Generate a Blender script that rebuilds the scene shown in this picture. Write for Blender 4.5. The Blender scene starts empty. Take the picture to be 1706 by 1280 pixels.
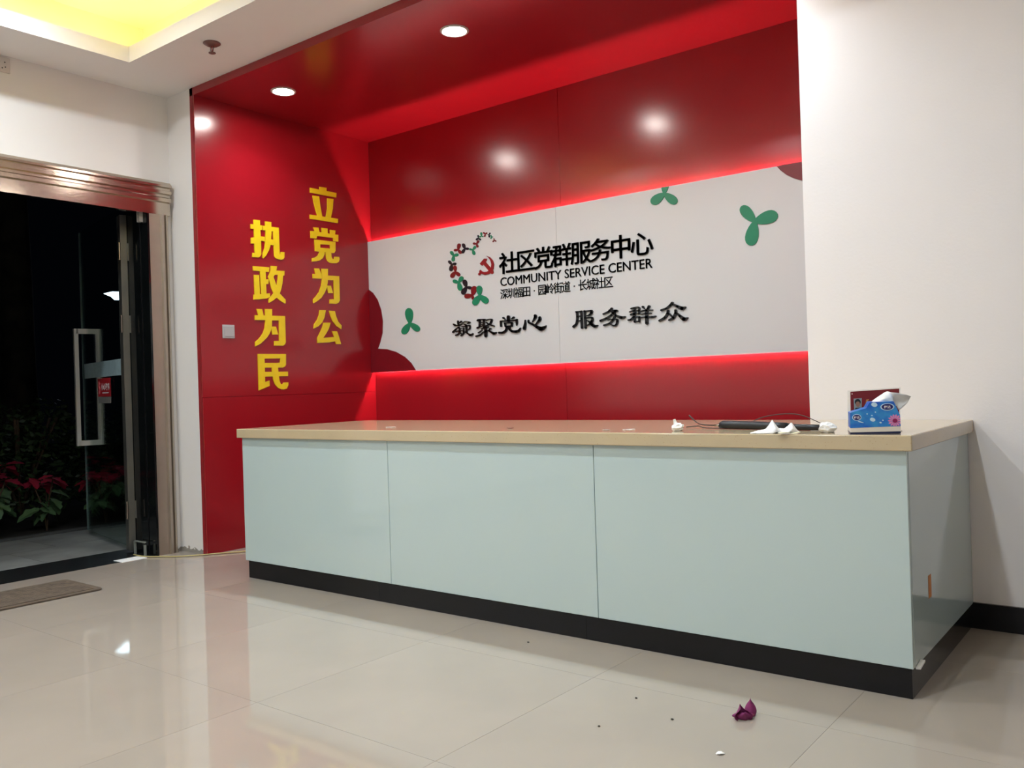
import bpy, bmesh, math, random
import numpy as np
from mathutils import Vector, Matrix, noise
random.seed(7)
sc = bpy.context.scene
COL = sc.collection

# ------------------------------------------------------------------ camera
F_PX, YAW, PITCH, ROLL = 1441.52, 0.6613, 0.0024, -0.0315
CAM = Vector((4.7942, -4.4967, 0.9842))
FW = Vector((-math.sin(YAW)*math.cos(PITCH), math.cos(YAW)*math.cos(PITCH), math.sin(PITCH)))
_r = FW.cross(Vector((0, 0, 1))).normalized(); _u = _r.cross(FW)
RT = math.cos(ROLL)*_r + math.sin(ROLL)*_u
UP = -math.sin(ROLL)*_r + math.cos(ROLL)*_u
cd = bpy.data.cameras.new('camera'); cd.sensor_fit = 'HORIZONTAL'; cd.sensor_width = 36
cd.lens = F_PX/1706*36; cd.clip_start = .05; cd.clip_end = 200
cam = bpy.data.objects.new('camera', cd); COL.objects.link(cam)
M = Matrix((RT, UP, -FW)).transposed().to_4x4(); M.translation = CAM
cam.matrix_world = M
sc.camera = cam
def at(px, py, axis, val):
    """point where the photograph's pixel ray meets the plane axis = val"""
    d = FW + RT*((px-853)/F_PX) - UP*((py-640)/F_PX)
    i = 'xyz'.index(axis)
    return CAM + d*((val-CAM[i])/d[i])

# ------------------------------------------------------------------ world, exposure
w = bpy.data.worlds.new('night'); sc.world = w; w.use_nodes = True
bg = w.node_tree.nodes['Background']; bg.inputs[0].default_value = (.25, .35, .6, 1); bg.inputs[1].default_value = .002
vs = sc.view_settings
vs.view_transform = 'Standard'; vs.look = 'None'; vs.gamma = 1; vs.use_curve_mapping = False
vs.exposure = 0.0
LAMP_W = 16.0      # tray downlights
NICHE_W = 6.0     # niche downlights
LENS = 160.0
COVE = 28.0
LED = 620.0

# ------------------------------------------------------------------ main dimensions
DN, HN, WN, DR = 1.4503, 2.8479, 3.5235, .7955      # niche depth, height, width; right wall plane
ZC = 2.895                                          # white ceiling
BD, BZT, BZB, BS = .0397, 2.0938, 1.1175, 1.7141    # sign board
YC, XL, XR, HC, TT, ZP = -1.7409, .7627, 4.1478, .80, .0482, .0945
XD = -.30                                           # door wall plane
RX, RY = 8.0, -8.5                                  # room limits

# ------------------------------------------------------------------ helpers
def s2l(c):
    return tuple((v/12.92 if v <= .04045 else ((v+.055)/1.055)**2.4) for v in [x/255 for x in c])
def mat(name, rgb, rough=.5, metal=0., spec=.5, var=.06, scale=6., bump=0., bscale=60., coat=0., trans=0., emis=None, es=0., sheen=0.):
    m = bpy.data.materials.new(name); m.use_nodes = True
    nt = m.node_tree; b = nt.nodes['Principled BSDF']
    c = s2l(rgb)
    if var > 0:
        tc = nt.nodes.new('ShaderNodeTexCoord'); n = nt.nodes.new('ShaderNodeTexNoise')
        n.inputs['Scale'].default_value = scale; n.inputs['Detail'].default_value = 4
        nt.links.new(tc.outputs['Object'], n.inputs['Vector'])
        r = nt.nodes.new('ShaderNodeValToRGB')
        r.color_ramp.elements[0].position = .3; r.color_ramp.elements[1].position = .7
        r.color_ramp.elements[0].color = tuple(v*(1-var) for v in c)+(1,)
        r.color_ramp.elements[1].color = tuple(min(1, v*(1+var)) for v in c)+(1,)
        nt.links.new(n.outputs['Fac'], r.inputs['Fac']); nt.links.new(r.outputs['Color'], b.inputs['Base Color'])
    else:
        b.inputs['Base Color'].default_value = c+(1,)
    b.inputs['Roughness'].default_value = rough; b.inputs['Metallic'].default_value = metal
    b.inputs['Specular IOR Level'].default_value = spec; b.inputs['Coat Weight'].default_value = coat
    b.inputs['Coat Roughness'].default_value = .05
    b.inputs['Transmission Weight'].default_value = trans
    if emis:
        b.inputs['Emission Color'].default_value = s2l(emis)+(1,); b.inputs['Emission Strength'].default_value = es
    if bump:
        tc2 = nt.nodes.new('ShaderNodeTexCoord'); n2 = nt.nodes.new('ShaderNodeTexNoise'); n2.inputs['Scale'].default_value = bscale
        n2.inputs['Detail'].default_value = 3
        bp = nt.nodes.new('ShaderNodeBump'); bp.inputs['Strength'].default_value = bump; bp.inputs['Distance'].default_value = .01
        nt.links.new(tc2.outputs['Object'], n2.inputs['Vector']); nt.links.new(n2.outputs['Fac'], bp.inputs['Height'])
        nt.links.new(bp.outputs['Normal'], b.inputs['Normal'])
    return m
def glass(name, tint=(235, 245, 242), ior=1.5):
    m = bpy.data.materials.new(name); m.use_nodes = True; nt = m.node_tree
    nt.nodes.remove(nt.nodes['Principled BSDF']); out = nt.nodes['Material Output']
    t = nt.nodes.new('ShaderNodeBsdfTransparent'); t.inputs[0].default_value = s2l(tint)+(1,)
    g = nt.nodes.new('ShaderNodeBsdfGlossy'); g.inputs['Roughness'].default_value = .01
    f = nt.nodes.new('ShaderNodeFresnel'); f.inputs['IOR'].default_value = ior
    ge = nt.nodes.new('ShaderNodeNewGeometry'); mr = nt.nodes.new('ShaderNodeMapRange')      # same reflectance on both faces of the sheet
    mr.inputs['To Min'].default_value = ior; mr.inputs['To Max'].default_value = 1/ior
    nt.links.new(ge.outputs['Backfacing'], mr.inputs['Value']); nt.links.new(mr.outputs[0], f.inputs['IOR'])
    mx = nt.nodes.new('ShaderNodeMixShader')
    nt.links.new(f.outputs[0], mx.inputs[0]); nt.links.new(t.outputs[0], mx.inputs[1]); nt.links.new(g.outputs[0], mx.inputs[2])
    nt.links.new(mx.outputs[0], out.inputs[0])
    return m
def tag(o, label=None, cat=None, group=None, kind=None):
    if label: o['label'] = label
    if cat: o['category'] = cat
    if group: o['group'] = group
    if kind: o['kind'] = kind
    return o
def empty(name, loc=(0, 0, 0), label=None, cat=None, group=None, rz=0):
    o = bpy.data.objects.new(name, None); COL.objects.link(o); o.location = loc; o.rotation_euler[2] = rz
    o.empty_display_size = .05
    return tag(o, label, cat, group)
def link(name, me, m, parent=None, smooth=False):
    o = bpy.data.objects.new(name, me); COL.objects.link(o)
    if m and not me.materials: me.materials.append(m)
    if smooth:
        for p in me.polygons: p.use_smooth = True
    if parent is not None:
        o.parent = parent
        o.matrix_parent_inverse = Matrix.Identity(4) if parent.type != 'EMPTY' else Matrix.Identity(4)
    return o
def world_child(o, parent):
    """parent o but keep the mesh's world coordinates (parent may carry a transform)"""
    o.parent = parent
    o.matrix_parent_inverse = Matrix.Translation(parent_loc(parent)).inverted()
def parent_loc(p):
    v = Vector(p.location)
    if p.parent: v = v + parent_loc(p.parent) + p.matrix_parent_inverse.translation
    return v
def bm_box(bm, lo, hi):
    vs_ = [bm.verts.new((x, y, z)) for x in (lo[0], hi[0]) for y in (lo[1], hi[1]) for z in (lo[2], hi[2])]
    fs = [(0, 1, 3, 2), (4, 6, 7, 5), (0, 4, 5, 1), (2, 3, 7, 6), (0, 2, 6, 4), (1, 5, 7, 3)]
    return [bm.faces.new([vs_[i] for i in f]) for f in fs]
def fin(bm, name, m, parent=None, smooth=False, bevel=0, seg=2, keep=True):
    bmesh.ops.recalc_face_normals(bm, faces=bm.faces[:])
    if bevel:
        bmesh.ops.bevel(bm, geom=[e for e in bm.edges if e.calc_face_angle(0) > .6], offset=bevel, segments=seg, affect='EDGES', profile=.5)
    me = bpy.data.meshes.new(name); bm.to_mesh(me); bm.free()
    o = link(name, me, m, None, smooth)
    if parent is not None: world_child(o, parent)
    return o
def box(name, lo, hi, m, parent=None, bevel=0, seg=2):
    lo, hi = [min(a, b) for a, b in zip(lo, hi)], [max(a, b) for a, b in zip(lo, hi)]
    bm = bmesh.new(); bm_box(bm, lo, hi)
    return fin(bm, name, m, parent, False, bevel, seg)
def bm_poly(bm, pts, off):
    """extruded polygon: pts 3D (planar), off vector from front face to back face"""
    a = [bm.verts.new(p) for p in pts]; b = [bm.verts.new(Vector(p)+Vector(off)) for p in pts]
    n = len(pts)
    bm.faces.new(a); bm.faces.new(b[::-1])
    for i in range(n): bm.faces.new((a[i], b[i], b[(i+1) % n], a[(i+1) % n]))
def bm_cyl(bm, p0, p1, r0, r1=None, n=16, cap=True):
    r1 = r0 if r1 is None else r1
    p0, p1 = Vector(p0), Vector(p1); d = (p1-p0).normalized()
    a = d.orthogonal().normalized(); b = d.cross(a)
    A = [bm.verts.new(p0+(a*math.cos(t)+b*math.sin(t))*r0) for t in [2*math.pi*i/n for i in range(n)]]
    B = [bm.verts.new(p1+(a*math.cos(t)+b*math.sin(t))*r1) for t in [2*math.pi*i/n for i in range(n)]]
    for i in range(n): bm.faces.new((A[i], A[(i+1) % n], B[(i+1) % n], B[i]))
    if cap: bm.faces.new(A[::-1]); bm.faces.new(B)
def bm_tube(bm, pts, rad, n=8):
    pts = [Vector(p) for p in pts]; rings = []
    for i, p in enumerate(pts):
        d = (pts[min(i+1, len(pts)-1)]-pts[max(i-1, 0)]).normalized()
        a = d.cross(Vector((0, 0, 1)))
        a = a.normalized() if a.length > 1e-4 else Vector((1, 0, 0))
        b = d.cross(a); r = rad[i] if isinstance(rad, (list, tuple)) else rad
        rings.append([bm.verts.new(p+(a*math.cos(2*math.pi*k/n)+b*math.sin(2*math.pi*k/n))*r) for k in range(n)])
    for A, B in zip(rings, rings[1:]):
        for i in range(n): bm.faces.new((A[i], A[(i+1) % n], B[(i+1) % n], B[i]))
    bm.faces.new(rings[0][::-1]); bm.faces.new(rings[-1])
def spline(pts, k=6):
    pts = [Vector(p) for p in pts]; out = []
    for i in range(len(pts)-1):
        p0, p1, p2, p3 = pts[max(i-1, 0)], pts[i], pts[i+1], pts[min(i+2, len(pts)-1)]
        for j in range(k):
            t = j/k
            out.append(.5*((2*p1)+(-p0+p2)*t+(2*p0-5*p1+4*p2-p3)*t*t+(-p0+3*p1-3*p2+p3)*t**3))
    return out+[pts[-1]]
def brush(stroke):
    """outline of a brush stroke given as (x, y, width) points, with round ends"""
    P = spline([(x, y, w_) for x, y, w_ in stroke], 5)
    L, R = [], []
    for i, p in enumerate(P):
        d = P[min(i+1, len(P)-1)]-P[max(i-1, 0)]; d = Vector((d.x, d.y)).normalized()
        n = Vector((-d.y, d.x)); c = Vector((p.x, p.y)); h = max(p.z, 8)/2
        L.append(c+n*h); R.append(c-n*h)
    def cap(c, d, h):
        return [Vector((c.x, c.y))+(Vector((math.cos(t)*d.x-math.sin(t)*d.y, math.sin(t)*d.x+math.cos(t)*d.y)))*h for t in (math.pi/4, 0, -math.pi/4)]
    d1 = (P[-1]-P[-2]); d1 = Vector((d1.x, d1.y)).normalized(); d0 = (P[0]-P[1]); d0 = Vector((d0.x, d0.y)).normalized()
    return L+cap(P[-1], d1, max(P[-1].z, 8)/2)+R[::-1]+cap(P[0], d0, max(P[0].z, 8)/2)
def quads(stroke):
    """stroke outline cut into simple convex pieces"""
    P = spline([(x, y, w_) for x, y, w_ in stroke], 5); out = []
    L, R = [], []
    for i, p in enumerate(P):
        d = P[min(i+1, len(P)-1)]-P[max(i-1, 0)]; d = Vector((d.x, d.y)).normalized()
        n = Vector((-d.y, d.x)); c = Vector((p.x, p.y)); h = max(p.z, 8)/2
        L.append(c+n*h); R.append(c-n*h)
    for i in range(len(P)-1): out.append([L[i], L[i+1], R[i+1], R[i]])
    for p in [P[0], P[-1]]+[P[i] for i in range(5, len(P)-1, 5)]:
        h = max(p.z, 8)/2*.97
        out.append([Vector((p.x+math.cos(t)*h, p.y+math.sin(t)*h)) for t in [2*math.pi*k/12 for k in range(12)]])
    return out

# ------------------------------------------------------------------ materials
WHITE = mat('white_wall_paint', (242, 236, 235), .6, var=.015, scale=2, bump=.05, bscale=90)
CEIL = mat('white_ceiling_paint', (237, 233, 229), .7, var=.015, scale=2)
RED = mat('glossy_red_panel', (151, 20, 30), .2, var=.03, scale=3, spec=.7)
RED_EDGE = mat('red_panel_edge', (150, 20, 32), .35, var=.03, scale=4)
BOARD = mat('white_sign_board', (212, 212, 211), .4, var=.012, scale=2)
YEL = mat('yellow_acrylic', (240, 208, 30), .35, var=.04, scale=20)
BLACK = mat('black_acrylic', (16, 15, 17), .3, var=.1, scale=30)
DRED = mat('dark_red_acrylic', (118, 18, 28), .3, var=.04, scale=20)
GREEN = mat('green_acrylic', (22, 128, 92), .3, var=.05, scale=20)
NAVY = mat('near_black_navy_acrylic', (20, 20, 34), .3, var=.05, scale=20)
PANEL = mat('pale_green_white_glass_panel', (187, 203, 201), .045, var=.01, scale=1.5, coat=.3)
PLINTH = mat('black_plinth_tile', (17, 17, 20), .2, var=.15, scale=12, spec=.35)
STEEL = mat('brushed_stainless_steel', (196, 184, 170), .16, metal=1, var=.04, scale=14)
STEEL_SATIN = mat('satin_stainless_steel', (186, 176, 163), .4, metal=1, var=.04, scale=14)
ALU = mat('grey_aluminium', (126, 124, 116), .35, metal=.8, var=.05, scale=10)
DARKGLASS = mat('dark_tinted_lining', (16, 18, 18), .08, var=.2, scale=5)
GLASS = glass('clear_door_glass')
ACRYL = glass('clear_acrylic', (246, 247, 247), 1.35)
GROUT = mat('floor_grout', (150, 140, 128), .8, var=.05)
OUTGROUND = mat('grey_outdoor_paving', (128, 128, 124), .5, var=.3, scale=3.5, bump=.1, bscale=30)
BLKSTONE = mat('black_threshold_granite', (30, 31, 32), .25, var=.3, scale=40)
PLASTIC = mat('white_plastic', (206, 198, 192), .4, var=.02)
PAPER = mat('white_tissue_paper', (240, 238, 234), .85, var=.03, scale=30)
LENSM = mat('lamp_lens', (255, 250, 245), .4, var=0, emis=(255, 248, 240), es=LENS)
WARMLED = mat('warm_cove_led', (255, 230, 160), .4, var=0, emis=(255, 232, 116), es=COVE)
REDLED = mat('red_led_strip', (255, 120, 110), .4, var=0, emis=(255, 185, 190), es=LED)

def tile_material(name, rgb):
    m = mat(name, rgb, .07, var=.05, scale=2.2, spec=.75)
    nt = m.node_tree; b = nt.nodes['Principled BSDF']
    tc = nt.nodes.new('ShaderNodeTexCoord'); n = nt.nodes.new('ShaderNodeTexNoise'); n.inputs['Scale'].default_value = 9; n.inputs['Detail'].default_value = 6
    mr = nt.nodes.new('ShaderNodeMapRange'); mr.inputs['To Min'].default_value = .015; mr.inputs['To Max'].default_value = .06
    nt.links.new(tc.outputs['Object'], n.inputs['Vector']); nt.links.new(n.outputs['Fac'], mr.inputs['Value']); nt.links.new(mr.outputs[0], b.inputs['Roughness'])
    return m
TILE = tile_material('polished_beige_tile', (170, 158, 145))
def stone_material():
    m = mat('beige_quartz_worktop', (194, 175, 142), .12, var=.03, scale=8)
    nt = m.node_tree; b = nt.nodes['Principled BSDF']; prev = b.inputs['Base Color'].links[0].from_socket
    tc = nt.nodes.new('ShaderNodeTexCoord'); v = nt.nodes.new('ShaderNodeTexVoronoi'); v.inputs['Scale'].default_value = 95
    lt = nt.nodes.new('ShaderNodeMath'); lt.operation = 'LESS_THAN'; lt.inputs[1].default_value = .11
    mx = nt.nodes.new('ShaderNodeMix'); mx.data_type = 'RGBA'; mx.inputs['B'].default_value = s2l((170, 140, 104))+(1,)
    nt.links.new(tc.outputs['Object'], v.inputs['Vector']); nt.links.new(v.outputs['Distance'], lt.inputs[0])
    nt.links.new(lt.outputs[0], mx.inputs['Factor']); nt.links.new(prev, mx.inputs['A']); nt.links.new(mx.outputs['Result'], b.inputs['Base Color'])
    return m
QUARTZ = stone_material()
def plaster_material():
    m = mat('white_plaster_flaking', (233, 229, 226), .65, var=.015, scale=2)
    nt = m.node_tree; b = nt.nodes['Principled BSDF']; prev = b.inputs['Base Color'].links[0].from_socket
    tc = nt.nodes.new('ShaderNodeTexCoord'); n = nt.nodes.new('ShaderNodeTexNoise'); n.inputs['Scale'].default_value = 26; n.inputs['Detail'].default_value = 5
    sp = nt.nodes.new('ShaderNodeSeparateXYZ')
    nt.links.new(tc.outputs['Object'], n.inputs['Vector']); nt.links.new(tc.outputs['Object'], sp.inputs[0])
    a = nt.nodes.new('ShaderNodeMath'); a.operation = 'MULTIPLY_ADD'; a.inputs[1].default_value = .09; a.inputs[2].default_value = -.018
    nt.links.new(n.outputs['Fac'], a.inputs[0])
    lt = nt.nodes.new('ShaderNodeMath'); lt.operation = 'LESS_THAN'
    nt.links.new(sp.outputs['Z'], lt.inputs[0]); nt.links.new(a.outputs[0], lt.inputs[1])
    mx = nt.nodes.new('ShaderNodeMix'); mx.data_type = 'RGBA'; mx.inputs['B'].default_value = s2l((150, 144, 136))+(1,)
    nt.links.new(lt.outputs[0], mx.inputs['Factor']); nt.links.new(prev, mx.inputs['A']); nt.links.new(mx.outputs['Result'], b.inputs['Base Color'])
    return m
PLASTER = plaster_material()

def struct(o, label=None):
    o['kind'] = 'structure'
    if label: o['label'] = label
    return o

# ================================================================== THE ROOM
# floor: grout bed with 0.775 m polished tiles as pieces
floor = struct(box('floor', (XD, RY, -.06), (RX, 0, -.0015), GROUT), 'polished beige floor tiles with fine joints')
TS = .775; cache = {}
xj = [3.205+TS*k for k in range(-6, 8)]; yj = [-2.06+TS*k for k in range(-10, 5)]
def spans(js, lo, hi):
    e = [lo]+[j for j in js if lo+.02 < j < hi-.02]+[hi]
    return list(zip(e, e[1:]))
for a, b in spans(xj, XD, RX):
    for c, d in spans(yj, RY, 0):
        k = (round(b-a, 3), round(d-c, 3))
        if k not in cache:
            bm = bmesh.new(); hx, hy = (b-a)/2-.0005, (d-c)/2-.0005
            bm_box(bm, (-hx, -hy, -.012), (hx, hy, 0)); bmesh.ops.recalc_face_normals(bm, faces=bm.faces[:])
            me = bpy.data.meshes.new('tile'); bm.to_mesh(me); bm.free(); me.materials.append(TILE); cache[k] = me
        o = bpy.data.objects.new('tile', cache[k]); COL.objects.link(o); o.location = ((a+b)/2, (c+d)/2, 0); o.parent = floor

# niche: back wall panels, side wall, soffit
bw = struct(box('wall_back', (-.05, .012, 0), (WN+.05, .15, ZC+.4), mat('dark_backing', (60, 14, 18), .6)), 'red panelled back wall of the niche')
for x0, x1 in ((0, BS+.012), (BS+.014, WN)):
    box('panel', (x0, 0, 0), (x1, .014, HN), RED, bw, .0008, 1)
sw = struct(box('wall_niche_left', (-.046, -DN, 0), (-.014, .012, ZC), RED_EDGE), 'red panelled side wall with yellow lettering')
for z0, z1 in ((0, .972), (.974, HN)):
    box('panel', (-.016, -DN, z0), (0, 0, z1), RED, sw, .0008, 1)
struct(box('wall_niche_right', (WN, -DR+.01, 0), (WN+.03, .012, ZC), RED), 'red right return of the niche')
struct(box('ceiling_niche', (-.046, -DN, HN), (WN+.0, 0.012, ZC+.02), RED), 'red soffit above the reception counter')
# left and right white walls
struct(box('wall_front_left', (XD-.3, -DN, 0), (-.046, -DN+.12, ZC+.02), PLASTER), 'narrow white wall beside the red niche')
struct(box('wall_right', (WN, -DR, 0), (RX, -DR+.1, ZC+.02), WHITE), 'white wall right of the red niche')
struct(box('baseboard_right', (XR-.03, -DR-.012, 0), (RX, -DR, .0985), PLINTH), 'black tile baseboard on the white wall')
struct(box('wall_far_right', (RX, RY, 0), (RX+.1, -DR+.1, ZC+.4), WHITE))
struct(box('wall_behind', (XD-.3, RY-.1, 0), (RX+.1, RY, ZC+.4), WHITE))
# door wall with opening
YO0, YO1, ZO = -3.30, -1.62, 2.13
bm = bmesh.new()
bm_box(bm, (XD-.22, YO1, 0), (XD, -DN, ZC+.02)); bm_box(bm, (XD-.22, RY, 0), (XD, YO0, ZC+.02)); bm_box(bm, (XD-.22, YO0, ZO+.09), (XD, YO1, ZC+.02))
struct(fin(bm, 'wall_left', PLASTER), 'white wall around the glass entrance door')

# ceiling with a tray opening
TX0, TX1, TY0, TY1 = .10, 4.3, -7.2, -1.915
RC = .20; ZT = 3.20; ZL = 2.985
bm = bmesh.new()
for lo, hi in (((XD, RY), (TX0-.02, -DN)), ((TX1+.02, RY), (RX, -DR)), ((TX0-.02, TY1+.02), (TX1+.02, -DN)), ((TX0-.02, RY), (TX1+.02, TY0-.02)), ((WN, -DN), (TX1+.02, -DR))):
    bm_box(bm, (lo[0], lo[1], ZC), (hi[0], hi[1], ZC+.02))
ceiling = struct(fin(bm, 'ceiling', CEIL), 'white plaster ceiling around the lit tray')
bm = bmesh.new()
for lo, hi in (((TX0-.02, TY0-.02), (TX0, TY1+.02)), ((TX1, TY0-.02), (TX1+.02, TY1+.02)), ((TX0, TY1), (TX1, TY1+.02)), ((TX0, TY0-.02), (TX1, TY0))):
    bm_box(bm, (lo[0], lo[1], ZC), (hi[0], hi[1], ZL))
struct(fin(bm, 'trim_1', CEIL), 'white lip around the ceiling tray')
bm = bmesh.new()
bm_box(bm, (TX0-RC-.02, TY0-RC-.02, ZT), (TX1+RC+.02, TY1+RC+.02, ZT+.02))
for lo, hi in (((TX0-RC-.02, TY0-RC), (TX0-RC, TY1+RC)), ((TX1+RC, TY0-RC), (TX1+RC+.02, TY1+RC)), ((TX0-RC, TY1+RC), (TX1+RC, TY1+RC+.02)), ((TX0-RC, TY0-RC-.02), (TX1+RC, TY0-RC))):
    bm_box(bm, (lo[0], lo[1], ZC+.02), (hi[0], hi[1], ZT))
struct(fin(bm, 'ceiling_tray', CEIL), 'raised tray ceiling with warm cove light')
# cove LED strips lying behind the lip
for i, (lo, hi) in enumerate((((TX0-.11, TY0), (TX0-.095, TY1)), ((TX1+.095, TY0), (TX1+.11, TY1)), ((TX0, TY1+.095), (TX1, TY1+.11)), ((TX0, TY0-.11), (TX1, TY0-.095)))):
    o = box('cove_led_strip', (lo[0], lo[1], ZC+.021), (hi[0], hi[1], ZC+.031), WARMLED)
    tag(o, ('warm yellow cove light strip along the door side of the ceiling tray', 'warm yellow cove light strip on the tray side away from the door', 'warm yellow cove light strip along the tray edge nearest the red niche', 'warm yellow cove light strip on the tray side away from the red niche')[i], 'light strip', 'cove light strips in the ceiling tray')

def downlight(x, y, z, label, group, watt, r=.062, spread=130):
    t = empty('ceiling_downlight', (x, y, z), label, 'downlight', group)
    bm = bmesh.new(); n = 28
    prof = [(r*1.22, 0), (r*1.22, -.004), (r*1.12, -.008), (r, -.006), (r*.97, -.001)]
    rings = [[bm.verts.new((x+a*math.cos(2*math.pi*k/n), y+a*math.sin(2*math.pi*k/n), z+h)) for k in range(n)] for a, h in prof]
    for A, B in zip(rings, rings[1:]):
        for k in range(n): bm.faces.new((A[k], A[(k+1) % n], B[(k+1) % n], B[k]))
    fin(bm, 'trim_ring', PLASTIC, t, True)
    bm = bmesh.new(); bm_cyl(bm, (x, y, z-.0035), (x, y, z-.0005), r*.97, n=28)
    fin(bm, 'lens', LENSM, t)
    ld = bpy.data.lights.new('downlight_lamp', 'AREA'); ld.shape = 'DISK'; ld.size = r*1.8; ld.energy = watt; ld.spread = math.radians(spread)
    ld.color = (.72, .875, 1)
    lo = bpy.data.objects.new('downlight_lamp', ld); COL.objects.link(lo); lo.location = (0, 0, -.012); lo.parent = t
    return t
l1 = at(472, 152, 'z', HN); l2 = at(757, 51, 'z', HN)
downlight(l1.x, l1.y, HN, 'round white downlight in the red soffit nearest the yellow lettering', 'downlights in the red soffit', NICHE_W)
downlight(l2.x, l2.y, HN, 'round white downlight in the middle of the red soffit', 'downlights in the red soffit', NICHE_W)
downlight(2*l2.x-l1.x, l2.y, HN, 'round white downlight in the red soffit nearest the white wall', 'downlights in the red soffit', NICHE_W)
for i, (x, y) in enumerate([(x, y) for x in (.62, 2.2, 3.75) for y in (-2.75, -4.6, -6.4)]):
    downlight(x, y, ZT, 'round white downlight recessed in the tray ceiling', 'downlights in the ceiling tray', LAMP_W, spread=160)

# red LED strips behind the sign board
tag(box('red_led_strip', (.02, -.0070, BZT-.0315), (WN-.02, -.0040, BZT-.0285), REDLED), 'red light strip hidden behind the top edge of the white sign board', 'light strip', 'red strips behind the sign board')
tag(box('red_led_strip', (.02, -.0070, BZB+.0285), (WN-.02, -.0040, BZB+.0315), REDLED), 'red light strip hidden behind the bottom edge of the white sign board', 'light strip', 'red strips behind the sign board')

# ================================================================== ENTRANCE DOOR
FXF = -.245
df = struct(empty('door_1'), 'stainless steel door frame with stepped ribs')
# stepped casing profile: (distance from outer edge 0..1, protrusion)
prof = [(0, .3), (.0, .72), (.10, 1), (.16, 1), (.18, .72), (.24, .72), (.27, .95), (.36, .95), (.38, .66), (.45, .66), (.49, .86), (.60, .86), (.63, .62), (1, .62), (1, 0), (0, 0)]
TH = .07
bm = bmesh.new()
zt, zb, ye = 2.335, ZO, -1.478
def ext(pts, off): bm_poly(bm, pts, off)
ext([Vector((XD+p*TH, ye, zt-(zt-zb)*t)) for t, p in prof], (0, YO0-.12-ye, 0))
fin(bm, 'lintel_casing', STEEL, df)
bm = bmesh.new()
jprof = [(0, .2), (.0, .5), (.08, .7), (.16, .7), (.2, .5), (.26, .5), (.3, .78), (.42, .78), (.46, .6), (1, .6), (1, 0), (0, 0)]
ext([Vector((XD+p*TH, ye-.012-(ye-.012-YO1)*t, 0)) for t, p in jprof], (0, 0, zb+.004))
fin(bm, 'jamb_casing', STEEL_SATIN, df)
bm = bmesh.new()
ext([Vector((XD+p*TH, YO0-.12+.13*t, 0)) for t, p in jprof], (0, 0, zb+.004))
fin(bm, 'jamb_casing', STEEL_SATIN, df)
# dark lining of the reveal
box('lining', (XD-.238, YO1, 0), (XD+.04, YO1-.012, ZO+.085), DARKGLASS, df)
box('lining', (XD-.21, YO0, 0), (XD+.04, YO0+.012, ZO+.085), DARKGLASS, df)
box('head_lining', (XD-.21, YO0, ZO+.075), (XD+.01, YO1, ZO+.09), DARKGLASS, df)
box('lining_strip', (XD-.055, YO1-.012, 0), (XD-.049, YO1-.016, ZO), BLACK, df)
# glass leaf, opened outwards
LA = math.radians(12); hx, hy = -.51, -1.655
ldir = Vector((-math.cos(LA), math.sin(LA), 0)); lnor = Vector((math.sin(LA), math.cos(LA), 0)) * -1
leaf = empty('glass_door', (hx, hy, 0), 'clear glass door leaf standing open outwards with square loop handle', 'door')
def L3(s, n, z): return Vector((hx, hy, 0))+ldir*s+lnor*n+Vector((0, 0, z))
def leafbox(name, s0, s1, n0, n1, z0, z1, m, parent=leaf, bevel=0):
    bm = bmesh.new()
    bm_poly(bm, [L3(s0, n0, z0), L3(s1, n0, z0), L3(s1, n1, z0), L3(s0, n1, z0)], (0, 0, z1-z0))
    return fin(bm, name, m, parent, bevel=bevel)
Z0, Z1 = .035, 2.20
leafbox('stile', 0, .065, -.02, .02, Z0-.02, Z1-.05, ALU)
leafbox('pane', .065, 1.05, -.005, .005, Z0, Z1, GLASS)
leafbox('edge_strip', 1.05, 1.054, -.006, .006, Z0, Z1, mat('polished_glass_edge', (112, 126, 124), .25, var=.05))
for z in (.22, 1.40, 1.86):
    h = leafbox('hinge', -.012, .075, -.03, -.02, z, z+.11, ALU)
    bm = bmesh.new(); bm_cyl(bm, L3(-.012, .03, z), L3(-.012, .03, z+.11), .007); fin(bm, 'hinge_pin', STEEL, h)
# loop handle through the glass (one square loop on both faces)
hm = mat('satin_handle_metal', (196, 192, 184), .4, metal=.45, var=.05)
hs = .93; hz0, hz1, hp, ht = .655, 1.49, .074, .017
bm = bmesh.new()
for nn in (-hp, hp):
    bm_poly(bm, [L3(hs-ht, nn-ht*.8, hz0), L3(hs+ht, nn-ht*.8, hz0), L3(hs+ht, nn+ht*.8, hz0), L3(hs-ht, nn+ht*.8, hz0)], (0, 0, hz1-hz0))
for z in (hz0, hz1-.036):
    bm_poly(bm, [L3(hs-ht, -hp, z), L3(hs+ht, -hp, z), L3(hs+ht, hp, z), L3(hs-ht, hp, z)], (0, 0, .036))
fin(bm, 'loop_handle', hm, leaf)
FROST = mat('frosted_safety_strip', (150, 172, 176), .6, var=.08, scale=30)
leafbox('safety_strip', .08, 1.0, .0055, .0065, 1.135, 1.24, FROST)
sg = leafbox('caution_sticker', .36, .66, .0058, .0075, 1.00, 1.125, mat('red_sticker', (176, 24, 36), .5, var=.03))
leafbox('sticker_footer', .36, .66, .0058, .0075, .955, .998, mat('grey_sticker_footer', (120, 118, 114), .5))

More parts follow.
